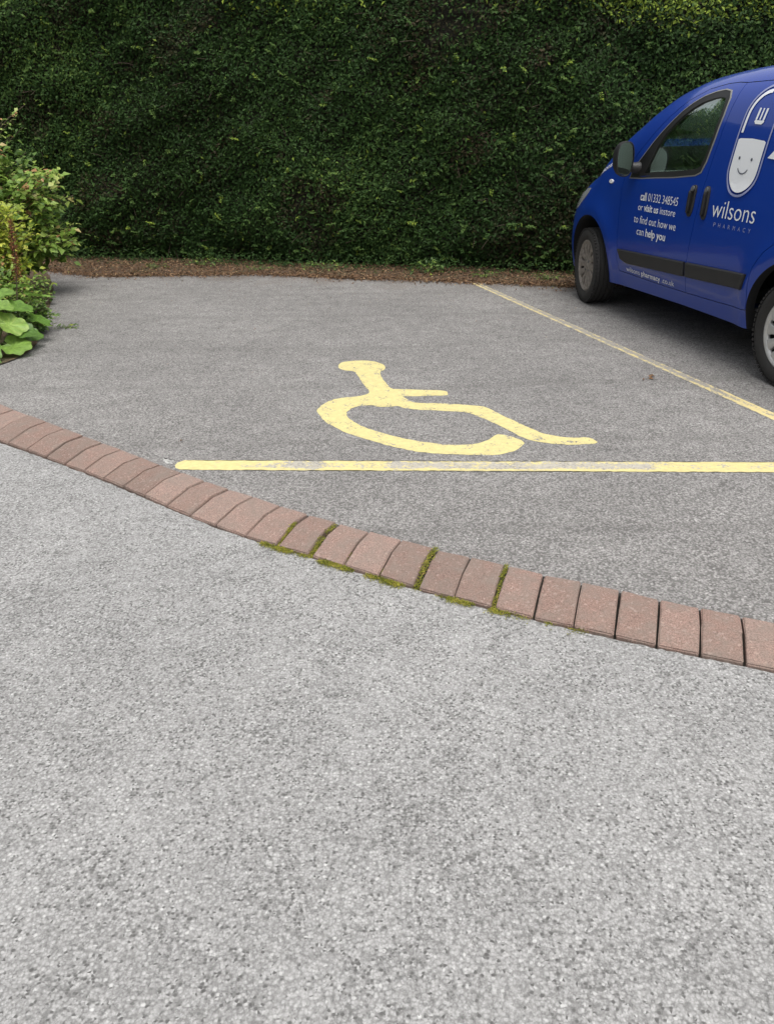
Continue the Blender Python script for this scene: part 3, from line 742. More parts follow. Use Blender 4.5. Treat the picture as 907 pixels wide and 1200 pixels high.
def subdiv(P, step=.06, closed=True):
    out = []; n = len(P)
    for i in range(n if closed else n-1):
        a, b = Vector(P[i]), Vector(P[(i+1) % n]); k = max(1, int((b-a).length/step))
        out += [tuple(a.lerp(b, q/k)) for q in range(k)]
    if not closed: out.append(tuple(P[-1]))
    return out
Wd = subdiv(WIN, .05)
def glass_outline(P):
    # the black frame is broad at the front corner (mirror mount), thin elsewhere
    out = []
    for (s, h), q in zip(P, offset_poly(P, .022)):
        k = max(0, 1-(s-.54)/.32); out.append((q[0]+.14*k**1.2, q[1]-(.0 if h < 1.06 else .02*k)))
    return out
Gd = glass_outline(Wd)
for side, par in ((1, fdoor), (-1, van)):
    ring('window_seal', offset_poly(Wd, -.012), offset_poly(Gd, .002), .004, .001, M_seal, par, side)
    patch_('window_pane', offset_poly(Gd, -.004), -.008, M_glass, par, side)
# dull weather strip round the outside of the seal
O1 = offset_poly(Wd, -.020); ring('weather_strip', O1, offset_poly(O1, .008), .0035, .006, M_weather, fdoor, 1, .004)
# windscreen glass follows the shell
def frontpt(y, z, off=0.0):
    lo, hi = -.6, 1.4
    for _ in range(40):
        mid = (lo+hi)/2
        if half(mid, z) > abs(y) and sec(mid)[0] > z: hi = mid
        else: lo = mid
    u = hi; return Vector((-(u-bow(u, abs(y), sec(u)[1]))-off, y, z))
gr = []
ny, nz = 17, 8
for j in range(nz):
    z = 1.19+(1.57-1.19)*j/(nz-1)
    w_ = .67+( .55-.67)*j/(nz-1)
    for i in range(ny): gr.append(frontpt(-w_+2*w_*i/(ny-1), z, .015))
pydata('windscreen', gr, [(j*ny+i, j*ny+i+1, (j+1)*ny+i+1, (j+1)*ny+i) for j in range(nz-1) for i in range(ny-1)], M_glass, van, 180)

# rubbing strips
def strip_top(s): return .508+(s-.494)*(.573-.508)/(2.122-.494)
def stripP(s0, s1, fr, rr_):
    k = 14; top = [(s0+(s1-s0)*i/k, strip_top(s0+(s1-s0)*i/k)) for i in range(k+1)]
    bot = [(s0+fr+(s1-rr_-s0-fr)*i/k, strip_top(s0+fr+(s1-rr_-s0-fr)*i/k)-.092) for i in range(k+1)]
    if fr: bot = [(s0+.055, strip_top(s0)-.07)]+bot
    return top+bot[::-1]
slab('rub_strip', stripP(.492, 1.427, .15, 0), 0, .020, M_blackp, fdoor, 1, .006)
slab('rub_strip', stripP(1.454, 2.112, 0, .030), 0, .020, M_blackp, sdoor, 1, .006)
# door handles: black recess with an upright grip and a lock cap
def handle(s, h0, h1, par, flip):
    hw = .031; hm = (h0+h1)/2
    P = []
    for k in range(28):
        a = 2*math.pi*k/28; c_, s_ = math.cos(a), math.sin(a)
        e = .62
        P.append((s+flip*.006*(s_)+hw*math.copysign(abs(c_)**e, c_), hm+(h1-h0)/2*math.copysign(abs(s_)**e, s_)))
    o = slab('door_handle', P, 0, .010, M_blackp, par, 1, .004)
    g = []
    for k in range(20):
        a = 2*math.pi*k/20; c_, s_ = math.cos(a), math.sin(a)
        g.append((s-flip*.006+.013*math.copysign(abs(c_)**.7, c_), hm-.008+(h1-h0)*.36*math.copysign(abs(s_)**.6, s_)))
    slab('grip', g, .012, .018, M_seal, o, 1, .006)
    cpt = [(s+.017*math.cos(2*math.pi*k/18), h1-.024+.017*math.sin(2*math.pi*k/18)) for k in range(18)]
    slab('lock_cap', cpt, .008, .010, M_cap, o, 1, .003)
M_cap = simple('dull_grey_cap', (0.09, 0.095, 0.10), 0.4)
handle(1.395, .825, 1.018, fdoor, 1); handle(1.552, .822, 1.020, sdoor, -1)
# lettering and emblem, laid on the panels
M_white = simple('white_vinyl', (0.80, 0.82, 0.84), 0.45); M_lilac = simple('pale_vinyl_outline', (0.27, 0.30, 0.50), 0.45)
M_ink = simple('grey_vinyl', (0.09, 0.10, 0.13), 0.5)
def text_mesh(txt, bold=0.0):
    cu = bpy.data.curves.new('t', 'FONT'); cu.body = txt; cu.size = 1.0; cu.offset = bold; cu.resolution_u = 3
    o = bpy.data.objects.new('t', cu); col.objects.link(o)
    dg = bpy.context.evaluated_depsgraph_get(); me = bpy.data.meshes.new_from_object(o.evaluated_get(dg))
    bpy.data.objects.remove(o, do_unlink=True); return me
def lettering(runs, s0, s1, h0, h1, par, mat=None, off=.0035, slope=0.0, space=1.0):
    """runs: [(text, boldness)]; the line runs from s0 to s1, baseline h0, x-height region scaled so that cap top = h1"""
    V, F = [], []; x = 0.0
    for txt, bold in runs:
        me = text_mesh(txt, bold); b = len(V)
        if len(me.vertices) == 0: x += .3; continue
        mx = max(v.co.x for v in me.vertices)
        V += [(v.co.x+x, v.co.y) for v in me.vertices]; F += [tuple(i+b for i in p.vertices) for p in me.polygons]
        x += mx+.30
    tot = x-.30; mn = min(v[0] for v in V)
    hmax = .72
    P = [S(s0+(vx-mn)/(tot-mn)*(s1-s0), h0+vy/hmax*(h1-h0)+slope*(vx/tot), off) for vx, vy in V]
    return pydata('lettering', P, F, mat or M_white, par)
lettering([('call', .018), ('01332 348545', -.004)], .735, 1.235, .876, .932, fdoor)
lettering([('or', -.004), ('visit us', .018), ('instore', -.004)], .725, 1.228, .808, .856, fdoor)
lettering([('to find out how we', -.004)], .690, 1.262, .722, .776, fdoor)
lettering([('can', -.004), ('help you', .018)], .752, 1.150, .643, .696, fdoor)
lettering([('wilsons', -.006), ('pharmacy', .012), ('.co.uk', -.006)], .618, 1.300, .362, .400, fdoor)
lettering([('wilsons', -.008)], 1.638, 2.074, .850, .957, sdoor)
for k, ch in enumerate('PHARMACY'):
    s_ = 1.685+k*.0505; lettering([(ch, 0.0)], s_, s_+.022, .796, .821, sdoor, M_lilac)
# capsule emblem
def band(name, L, w, par, mat, off=.004):
    n = len(L); V = []
    for i, p in enumerate(L):
        a = Vector(L[max(i-1, 0)]); b = Vector(L[min(i+1, n-1)]); t = (b-a).normalized(); q = Vector((-t.y, t.x))*w/2
        V += [S(p[0]+q.x, p[1]+q.y, off), S(p[0]-q.x, p[1]-q.y, off)]
    return pydata(name, V, [(2*i, 2*i+1, 2*i+3, 2*i+2) for i in range(n-1)], mat, par)
RW = .150; ax = Vector((.045, 1)).normalized(); pr = Vector((ax.y, -ax.x)); E0 = Vector((1.853, 1.135)); E1 = E0+ax*.285
def cap_outline(r, n=20):
    L = []
    for k in range(n+1):
        a = math.pi*k/n; L.append(tuple(E0-pr*r*math.cos(a)-ax*r*math.sin(a)))
    for k in range(n+1):
        a = math.pi*k/n; L.append(tuple(E1+pr*r*math.cos(a)+ax*r*math.sin(a)))
    return L
emb = band('emblem', subdiv(cap_outline(RW)+[cap_outline(RW)[0]], .03, False), .013, sdoor, M_lilac)
tag(emb, 'capsule emblem in white and blue with a smiling face')
lo = []
for k in range(21):
    a = math.pi*k/20; lo.append(tuple(E0-pr*(RW-.018)*math.cos(a)-ax*(RW-.018)*math.sin(a)))
tp = [tuple(E0+pr*(RW-.018)+ax*.148), tuple(E0+pr*(RW-.035)+ax*.155), tuple(E0+pr*0+ax*.160), tuple(E0-pr*(RW-.035)+ax*.155), tuple(E0-pr*(RW-.018)+ax*.148)]
def flatpatch(name, P, mat, par, off=.0045):
    # grid-free fill subdivided so that it follows the bulge of the panel
    bm = bmesh.new(); vs = [bm.verts.new((p[0], p[1], 0)) for p in P]; f = bm.faces.new(vs)
    bmesh.ops.triangulate(bm, faces=[f]); bmesh.ops.subdivide_edges(bm, edges=bm.edges, cuts=2, use_grid_fill=True)
    for v in bm.verts: v.co = S(v.co.x, v.co.y, off)
    me = bpy.data.meshes.new(name); bm.to_mesh(me); bm.free(); return link_mesh(name, me, mat, par)
flatpatch('emblem_panel', subdiv(lo+tp, .04), M_white, sdoor)
hl = [tuple(E0-pr*(RW-.030)+ax*(.185+.10*k/6)) for k in range(7)]
for k in range(1, 11):
    a = math.pi*.5*k/10; hl.append(tuple(E1-pr*(RW-.030)*math.cos(a)+ax*(RW-.030)*math.sin(a)))
band('emblem_highlight', hl, .020, sdoor, M_white)
fc = E0+ax*.022-pr*.007
for sg in (-1, 1):
    c0 = fc+pr*sg*.060+ax*.030
    flatpatch('emblem_eye', [(c0.x+.009*math.cos(a*.524), c0.y+.009*math.sin(a*.524)) for a in range(12)], M_ink, sdoor, .0065)
band('emblem_smile', [tuple(fc+pr*.052*math.sin(t)-ax*(.046*math.cos(t)+.006)) for t in np.linspace(-1.15, 1.15, 15)], .007, sdoor, M_ink, .0065)
# the small w in the upper half: three square strokes joined at the foot
wc = E1+ax*(-.002)+pr*.004
for q in (-.034, 0, .034):
    band('emblem_letter', [tuple(wc+pr*q+ax*.035), tuple(wc+pr*q-ax*.025)], .017 if q else .013, sdoor, M_white)
band('emblem_letter', [tuple(wc-pr*.040-ax*.027), tuple(wc-pr*.028-ax*.038), tuple(wc+pr*.028-ax*.038), tuple(wc+pr*.040-ax*.027)], .020, sdoor, M_white)
# white graphic that starts behind the emblem and grows towards the rear
flatpatch('white_graphic', subdiv([(2.045, 1.198), (2.115, 1.262), (2.24, 1.375), (2.33, 1.35), (2.30, 1.20), (2.20, 1.185)], .05), M_white, sdoor)
# small lettering on the edge of the bonnet, and the side repeater
lettering([('wilsons', .012)], -.03, .20, .985, 1.022, body, slope=.092)
slab('side_repeater', [(.245+.030*math.cos(a*.35), .972+.016*math.sin(a*.35)) for a in range(18)], 0, .008, simple('clear_lens', (.75, .76, .78), .15, coat=.6), van, 1, .003)
# headlamps wrapping the corners
M_lens = simple('headlamp_lens', (0.42, 0.45, 0.47), 0.12, coat=1.0)
for side in (1, -1):
    slab('headlight', subdiv([(-.50, .705), (-.34, .735), (-.17, .845), (-.12, .90), (-.20, .895), (-.38, .815)], .04), 0, .006, M_lens, van, side, .003)

# door mirrors
def mirror(side):
    root_ = 1 if side > 0 else -1
    par = fdoor if side > 0 else van
    base = S(.585, 1.10, -.01, side)
    mb = MB()
    # housing: rounded shell swept backwards, glass faces the rear
    cx, cy, cz = -.60, (.945)*side, 1.145
    prof = [(.00, .0), (.055, .55), (.10, .80), (.135, .93), (.150, 1.0)]
    ny_, k_ = 24, []
    vs, fs = [], []
    for i, (dx, sc_) in enumerate([(.095, .18), (.085, .50), (.06, .78), (.025, .93), (-.02, 1.0), (-.038, 1.0), (-.040, .94), (-.028, .92)]):
        for k in range(ny_):
            a = 2*math.pi*k/ny_; e = .72
            yy = .066*math.copysign(abs(math.cos(a))**e, math.cos(a)); zz = .118*math.copysign(abs(math.sin(a))**e, math.sin(a))
            if zz < 0: yy *= 1-.12*(-zz/.122)
            vs.append((cx+dx, cy+yy*sc_, cz+zz*sc_))
    for i in range(7):
        for k in range(ny_): fs.append((i*ny_+k, i*ny_+(k+1) % ny_, (i+1)*ny_+(k+1) % ny_, (i+1)*ny_+k))
    fs.append(tuple(range(ny_)))
    mb.add(vs, fs)
    # arm from the black corner of the window frame
    mb.tube([(-.62, (.80)*side, 1.085), (-.60, .855*side, 1.085), (-.59, .90*side, 1.095)], [.045, .036, .034], 12)
    o = mb.build('door_mirror', M_blackp, par, 50)
    g = [(cx-.032, cy+.059*math.copysign(abs(math.cos(a))**.72, math.cos(a))*(1-.12*max(0, -math.sin(a))), cz+.109*math.copysign(abs(math.sin(a))**.72, math.sin(a))) for a in [2*math.pi*k/28 for k in range(28)]]
    pydata('mirror_glass', g, [tuple(range(28))], M_mirror, o)
M_mirror = simple('mirror_glass', (0.24, 0.29, 0.26), 0.05, metal=1.0)
mirror(1); mirror(-1)

# wheels
M_tyre = simple('tyre_rubber', (0.022, 0.021, 0.020), 0.78, bump=0.0008, bscale=140, var=0.25)
M_rim = simple('silver_wheel_trim', (0.52, 0.52, 0.51), 0.42, metal=0.55, var=0.12, bscale=30)
M_rimd = simple('brake_dusted_wheel_trim', (0.24, 0.215, 0.19), 0.62, metal=0.35, var=0.3, bscale=40)
def make_wheel(s, side, steer, rimmat, spokes=12, out=0.0):
    w = bpy.data.objects.new('wheel', None); col.objects.link(w); w.parent = van
    w.location = (-s, (.84-.0975-.004+out)*side, .3005); w.rotation_euler = (0, 0, steer+(0 if side > 0 else math.pi))
    # local: +y is the outer face
    W2 = .093; Ro = .3005; Ri = .200
    prof = [(Ri-.005, -W2*.80), (Ri+.02, -W2*.97), (Ri+.06, -W2*1.02), (Ro-.025, -W2*.96), (Ro-.008, -W2*.84), (Ro, -W2*.70)]
    tread = []
    gx = [-.62, -.22, .22, .62]
    xs = []
    for g_ in gx: xs += [(g_*W2-.0045, Ro), (g_*W2-.0040, Ro-.0075), (g_*W2+.0040, Ro-.0075), (g_*W2+.0045, Ro)]
    tread = [(r_, y_) for y_, r_ in xs]
    prof = prof+tread+[(Ro, W2*.70), (Ro-.008, W2*.84), (Ro-.025, W2*.96), (Ri+.06, W2*1.02), (Ri+.045, W2*1.035), (Ri+.02, W2*.97), (Ri+.004, W2*.86), (Ri-.012, W2*.70), (Ri-.012, -W2*.7)]
    mb = MB(); mb.lathe(prof, 96, 'Y', closed=True)
    # ribs across the shoulders
    for k in range(64):
        a = 2*math.pi*k/64
        for sg in (-1, 1):
            c = Vector((math.cos(a)*(Ro-.0092), sg*W2*.80, math.sin(a)*(Ro-.0092)))
            M_ = Matrix.Rotation(-a, 3, 'Y')
            mb.box(c, (.010, W2*.34, .018), M_)
    mb.build('tyre', M_tyre, w, 35)
    # trim: dished ring, hub and flat spokes with openings between
    mb = MB()
    yo = W2*.86
    mb.lathe([(Ri+.006, yo-.014), (Ri+.006, yo), (Ri-.004, yo+.004), (Ri-.016, yo), (Ri-.026, yo-.010), (Ri-.026, yo-.022)], 96, 'Y')
    mb.lathe([(.0001, yo+.000), (.028, yo-.001), (.034, yo-.006), (.060, yo-.009), (.095, yo-.012), (.100, yo-.026)], 48, 'Y')
    for k in range(spokes):
        a = 2*math.pi*k/spokes
        ca, sa = math.cos(a), math.sin(a)
        def P_(r_, t_, y_): return (ca*r_-sa*t_, y_, sa*r_+ca*t_)
        w0, w1, w2_ = .019, .0235, .036
        pts = []
        for (r_, hw, y_) in ((.088, w0, yo-.010), (.135, w1, yo-.003), (Ri-.020, w2_, yo-.004)):
            pts += [P_(r_, -hw, y_-.004), P_(r_, -hw*.7, y_), P_(r_, hw*.7, y_), P_(r_, hw, y_-.004), P_(r_, hw, y_-.024), P_(r_, -hw, y_-.024)]
        fs = [(q*6+i, q*6+(i+1) % 6, (q+1)*6+(i+1) % 6, (q+1)*6+i) for q in range(2) for i in range(6)]
        mb.add(pts, fs+[tuple(range(6))[::-1], tuple(range(12, 18))])
    rim = mb.build('wheel_trim', rimmat, w, 35)
    mb = MB(); mb.lathe([(.0001, yo-.050), (Ri-.01, yo-.050), (Ri-.008, -W2*.6)], 48, 'Y'); mb.build('wheel_disc', M_well, w, 40)
    mb = MB()
    for k in range(4):
        a = math.pi/4+k*math.pi/2; mb.lathe([(.0001, yo-.004), (.010, yo-.005), (.011, yo-.014)], 12, 'Y', (.050*math.cos(a), 0, .050*math.sin(a)))
    mb.build('wheel_bolt', M_cap, rim, 40)
    return w
make_wheel(-.055, 1, R(-8), M_rimd, out=.024); make_wheel(-.055, -1, R(-8), M_rim); make_wheel(2.513, 1, 0, M_rim, out=.018); make_wheel(2.513, -1, 0, M_rim)
# axles, underbody
mb = MB(); mb.box((-1.25, 0, .30), (2.0, 1.36, .10)); mb.box((0, 0, .33), (.9, .9, .14)); mb.box((-2.6, 0, .32), (.7, .9, .14))
mb.tube([(0, -.70, .30), (0, .70, .30)], .035, 8); mb.tube([(-2.513, -.70, .30), (-2.513, .70, .30)], .04, 8)
mb.tube([(-.6, .25, .22), (-1.5, .2, .2), (-2.9, .35, .22)], .03, 8)
mb.build('underbody', M_well, van)
# cabin
mb = MB()
mb.box((-.33, 0, .93), (.42, 1.50, .20)); mb.box((-.12, 0, .98), (.35, 1.45, .06)); mb.box((-.45, 0, .75), (.25, .42, .30))
dash = mb.build('dashboard', M_trim, van); bevel(dash, .03, 3)
mb = MB(); C_ = Vector((-.66, -.36, .99)); tilt = Matrix.Rotation(R(-28), 3, 'Y')
pts = [C_+tilt @ Vector((0, .185*math.cos(a), .185*math.sin(a))) for a in [2*math.pi*k/32 for k in range(33)]]
mb.tube(pts, .014, 8, False)
for a in (0, math.pi, -math.pi/2): mb.tube([C_, C_+tilt @ Vector((0, .18*math.cos(a), .18*math.sin(a)))], .014, 6)
mb.tube([C_, C_+tilt @ Vector((.25, 0, 0))], .03, 8)
mb.build('steering_wheel', M_seal, van, 60)
M_seat = simple('dark_seat_cloth', (0.035, 0.037, 0.042), 0.9, bump=0.002, bscale=150, var=0.2)
for sg in (-1, 1):
    mb = MB(); mb.box((-1.12, sg*.36, .60), (.50, .50, .16)); mb.box((-1.42, sg*.36, .90), (.15, .48, .60), Matrix.Rotation(R(-12), 3, 'Y')); mb.box((-1.50, sg*.36, 1.29), (.09, .24, .16), Matrix.Rotation(R(-12), 3, 'Y'))
    bevel(mb.build('seat', M_seat, van, 40), .035, 3)
# bulkhead behind the seats
mb = MB(); mb.box((-1.66, 0, .86), (.02, 1.52, .95)); mb.build('bulkhead', M_well, van)
# parking permit on the inside of the screen
p0 = frontpt(.50, 1.30, .03); p1 = frontpt(.50, 1.38, .03)
pydata('windscreen_sticker', [frontpt(.57, 1.295, .03), frontpt(.47, 1.295, .03), frontpt(.45, 1.365, .03), frontpt(.55, 1.365, .03)], [(0, 1, 2, 3)], M_white, van)
# front and rear details
mb = MB(); mb.box((.745, 0, .33), (.05, .95, .14)); mb.build('grille', M_blackp, van)
slabq = [(2.95, .70), (3.04, .70), (3.04, 1.02), (2.95, 1.02)]
for side in (1, -1): slab('tail_light', subdiv(slabq, .06), 0, .01, simple('red_lens', (.35, .01, .01), .2, coat=.8), van, side, .003)

# ---------------------------------------------------------------- hedge
class Noise3:
    """smooth value noise made of a few random waves"""
    def __init__(s, scale, n=14, seed=0):
        r = np.random.default_rng(seed); k = r.normal(0, 1, (n, 3)); k /= np.linalg.norm(k, axis=1)[:, None]
        s.k = k*scale*r.uniform(.5, 1.6, (n, 1)); s.p = r.uniform(0, 6.28, n); s.n = n
    def __call__(s, P): return np.sin(P @ s.k.T+s.p).sum(1)/math.sqrt(s.n/2)
HP = [(-11.0, 12.7), (-2.54, 9.84), (1.45, 8.58), (18.0, 4.60)]      # foot of the hedge face
def hedge_line(u):
    """u metres along the hedge from its left end -> point and outward (towards camera) normal"""
    seg_ = [math.dist(HP[i], HP[i+1]) for i in range(3)]; acc = np.concatenate([[0], np.cumsum(seg_)])
    x = np.interp(u, acc, [p[0] for p in HP]); y = np.interp(u, acc, [p[1] for p in HP])
    nx = -.30+0*x; ny = -.954+0*x
    return x, y, nx, ny
HL = sum(math.dist(HP[i], HP[i+1]) for i in range(3))
nA, nB, nC, nD = Noise3(2.2, seed=1), Noise3(7.0, seed=2), Noise3(1.3, seed=3), Noise3(16, seed=4)
def hedge_top(x): return 2.68-.055*np.clip(x, -4, 5)+.05*np.sin(x*1.7)
def hedge_depth(x, z):
    """relief of the clipped face: positive is towards the camera"""
    P = np.stack([x, z*1.3, 0*x], 1)
    d = .036*nA(P)+.026*nB(P)+.012*nD(P*1.3)
    d += .03*np.sin(x*5)*np.clip((.35-z)/.35, 0, 1)-.14*np.clip((.34-z)/.34, 0, 1)          # loose skirt at the foot
    d += .07*np.clip((z-1.2)/1.5, 0, 1)+.03*np.clip((z-.3)/.6, 0, 1)
    return d
hedge = tag(empty('hedge', (-2.54, 10.30, 0)), 'tall dense clipped dark green hedge closing the far end of the bay', 'hedge')
ho = np.array([-2.54, 10.30, 0])
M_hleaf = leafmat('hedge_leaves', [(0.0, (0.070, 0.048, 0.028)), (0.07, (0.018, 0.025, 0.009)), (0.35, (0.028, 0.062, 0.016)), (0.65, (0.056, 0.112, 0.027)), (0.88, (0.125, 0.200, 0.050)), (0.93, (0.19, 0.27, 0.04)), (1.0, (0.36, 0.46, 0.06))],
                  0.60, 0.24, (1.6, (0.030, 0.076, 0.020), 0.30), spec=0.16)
def hedge_leaves(n, u0, u1, seed, size=1.0):
    r = np.random.default_rng(seed)
    u = r.uniform(u0, u1, n); x, y, nx, ny = hedge_line(u); z = np.where(r.uniform(0, 1, n) < .04, r.uniform(.02, .30, n), r.uniform(.02, 1, n)*(hedge_top(x)+.02))
    P = np.stack([x, z*1.2, 0*x], 1)
    thin = nC(P*1.7)*.5+nB(P*.8)*.35+nD(P)*.18
    keep = r.uniform(0, 1, n) > np.clip((-thin-.55)*1.0, 0, .80)
    keep &= r.uniform(0, 1, n) > .30*np.clip((.16-z)/.16, 0, 1)
    u, x, y, z, thin = u[keep], x[keep], y[keep], z[keep], thin[keep]; n = len(u)
    d = hedge_depth(x, z)-r.exponential(.035, n)+.012*r.normal(0, 1, n)+.010*nD(np.stack([x, z, 0*x], 1))
    x = x-.30*d; y = y-.954*d
    P = np.stack([x, y, z], 1)-ho
    nrm = unit(np.stack([-.30+r.normal(0, .55, n), -.954+r.normal(0, .30, n), .35+r.normal(0, .55, n)], 1))
    D = unit(np.stack([r.normal(-.1, .8, n), -.35+r.normal(0, .5, n), r.normal(.1, .7, n)], 1))
    L = r.uniform(.024, .050, n)*size; W = L*r.uniform(.38, .55, n)
    c = r.beta(2.0, 2.4, n)*.80+.05+.11*nC(np.stack([x, z*.6, 0*x], 1)*1.2+5)+.07*nB(np.stack([x, z, 0*x], 1)+9)
    dead = (thin < -.5) & (r.uniform(0, 1, n) < .40); c = np.where(dead, .0, c)
    c = np.clip(c, .03, .90); c = np.where(dead, r.uniform(0, .05, n), c)
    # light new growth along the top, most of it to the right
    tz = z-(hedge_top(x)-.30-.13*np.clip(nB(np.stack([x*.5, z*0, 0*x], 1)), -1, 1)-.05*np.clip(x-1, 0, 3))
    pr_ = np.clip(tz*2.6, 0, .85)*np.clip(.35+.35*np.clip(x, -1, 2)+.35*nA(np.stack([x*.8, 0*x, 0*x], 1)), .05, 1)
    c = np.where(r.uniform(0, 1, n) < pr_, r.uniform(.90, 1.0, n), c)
    c = np.where(r.uniform(0, 1, n) < .006, r.uniform(.91, .95, n), c)
    return P, nrm, D, L, W, c
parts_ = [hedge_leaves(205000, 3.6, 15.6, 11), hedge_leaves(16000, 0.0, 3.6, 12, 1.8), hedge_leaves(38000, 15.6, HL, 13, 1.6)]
# low growth and clippings spilling from the foot of the hedge on to the soil
r = np.random.default_rng(14); n = 9000
u = r.uniform(3.6, 15.4, n); x, y, _, _ = hedge_line(u); den = .5+.5*np.sin(u*2.1+1)*np.sin(u*5.3); kp = r.uniform(0, 1, n) < .25+.75*den
u, x, y = u[kp], x[kp], y[kp]; n = len(u); o_ = r.exponential(.07, n)+.02; z = np.maximum(.01, (.16-o_*.6)*r.uniform(0, 1, n))
parts_.append((np.stack([x-.30*o_, y-.954*o_, z], 1)-ho, unit(r.normal(0, .5, (n, 3))+[-.1, -.4, 1]), unit(r.normal(0, 1, (n, 3))*[1, 1, .4]), r.uniform(.022, .045, n), r.uniform(.010, .020, n), r.uniform(.05, .72, n)))
# top surface
r = np.random.default_rng(15); n = 26000
u = r.uniform(3, 15.5, n); x, y, _, _ = hedge_line(u); back_ = r.uniform(-.05, 1.0, n); z = hedge_top(x)+.03*r.normal(0, 1, n)-r.exponential(.02, n)
x = x+.30*back_; y = y+.954*back_
parts_.append((np.stack([x, y, z], 1)-ho, unit(r.normal(0, .5, (n, 3))+[0, 0, 1]), unit(r.normal(0, 1, (n, 3))+[0, 0, .8]), r.uniform(.025, .05, n), r.uniform(.012, .024, n), np.where(r.uniform(0, 1, n) < .55, r.uniform(.9, 1, n), r.uniform(.4, .85, n))))
# longer shoots that have escaped the shears: short runs of paired leaves
r = np.random.default_rng(16); SP, SN, SD, SL, SW, SC = [], [], [], [], [], []
twigs = MB()
for q in range(620):
    u_ = r.uniform(3.6, 14.6); x_, y_, _, _ = (float(k) for k in hedge_line(np.array(u_))); z_ = r.uniform(.08, 2.5) if q % 4 else r.uniform(.05, .5)
    d_ = float(hedge_depth(np.array([x_]), np.array([z_]))[0])
    p = np.array([x_-.30*d_, y_-.954*d_, z_])-ho; dr_ = unit(np.array([[r.normal(-.2, .6), -.6, r.normal(.35, .5)]]))[0]; ln = r.uniform(.04, .12)
    k_ = int(ln/.012)+2; c0 = r.uniform(.55, .90) if r.uniform() < .9 else r.uniform(.90, .96)
    for i in range(k_):
        t = i/k_
        for sg in (-1, 1):
            SP.append(p+dr_*ln*t+[0, 0, -.01*t*t]); side_ = np.cross(dr_, [0, 0, 1])*sg
            SD.append(side_+dr_*.7+r.normal(0, .2, 3)); SN.append(unit(np.array([[-.2, -.5, .8]])+r.normal(0, .35, (1, 3)))[0])
            SL.append(r.uniform(.020, .038)*(1.2-.5*t)); SW.append(SL[-1]*.5); SC.append(np.clip(c0+r.normal(0, .04), 0, 1))
parts_.append(tuple(np.array(k) for k in (SP, SN, unit(np.array(SD)), SL, SW, SC)))
r = np.random.default_rng(19); n = 34000
yv = r.uniform(-8, 13, n); zv = r.uniform(0, 1, n)*3.0; xv = -10.0+.12*nA(np.stack([yv, zv, 0*yv], 1))-r.exponential(.05, n)
parts_.append((np.stack([xv, yv, zv], 1)-ho, unit(np.stack([1+r.normal(0, .4, n), r.normal(0, .6, n), .3+r.normal(0, .5, n)], 1)), unit(r.normal(0, 1, (n, 3))), r.uniform(.06, .12, n), r.uniform(.03, .06, n), r.beta(2.2, 2.4, n)*.8+.05))
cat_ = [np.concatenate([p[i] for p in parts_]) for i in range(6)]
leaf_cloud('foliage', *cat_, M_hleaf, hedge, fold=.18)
# the dark twiggy body behind the leaves
def twigmat():
    m, nt, out = mat_new('twiggy_hedge_core'); tc = N(nt, 'ShaderNodeTexCoord'); V = tc.outputs['Object']
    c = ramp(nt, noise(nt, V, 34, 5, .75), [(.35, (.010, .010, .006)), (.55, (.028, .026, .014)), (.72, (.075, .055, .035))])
    p = N(nt, 'ShaderNodeBsdfPrincipled'); p.inputs['Roughness'].default_value = .95; nt.links.new(c, p.inputs['Base Color'])
    bp = N(nt, 'ShaderNodeBump'); bp.inputs['Distance'].default_value = .05; nt.links.new(noise(nt, V, 30, 5, .75), bp.inputs['Height']); nt.links.new(bp.outputs[0], p.inputs['Normal'])
    nt.links.new(p.outputs[0], out.inputs[0]); return m
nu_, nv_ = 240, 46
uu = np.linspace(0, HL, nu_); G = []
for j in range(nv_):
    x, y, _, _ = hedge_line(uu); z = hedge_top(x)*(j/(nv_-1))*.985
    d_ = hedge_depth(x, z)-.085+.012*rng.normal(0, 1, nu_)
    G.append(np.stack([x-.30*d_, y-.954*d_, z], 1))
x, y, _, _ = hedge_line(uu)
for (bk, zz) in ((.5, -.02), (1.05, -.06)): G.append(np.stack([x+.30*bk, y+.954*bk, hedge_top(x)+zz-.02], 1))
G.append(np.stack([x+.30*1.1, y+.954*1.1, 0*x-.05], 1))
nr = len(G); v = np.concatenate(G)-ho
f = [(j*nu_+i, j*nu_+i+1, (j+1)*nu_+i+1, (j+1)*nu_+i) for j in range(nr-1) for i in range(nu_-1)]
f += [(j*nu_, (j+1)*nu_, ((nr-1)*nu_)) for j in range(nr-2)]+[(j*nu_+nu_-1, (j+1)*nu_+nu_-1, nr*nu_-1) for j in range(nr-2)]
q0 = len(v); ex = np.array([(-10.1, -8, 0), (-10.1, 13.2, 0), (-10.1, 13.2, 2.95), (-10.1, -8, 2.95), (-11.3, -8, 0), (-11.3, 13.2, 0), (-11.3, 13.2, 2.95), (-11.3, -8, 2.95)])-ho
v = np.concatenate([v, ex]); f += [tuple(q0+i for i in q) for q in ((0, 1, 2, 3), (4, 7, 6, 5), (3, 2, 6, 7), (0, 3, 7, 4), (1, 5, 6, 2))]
pydata('core', v, f, twigmat(), hedge)
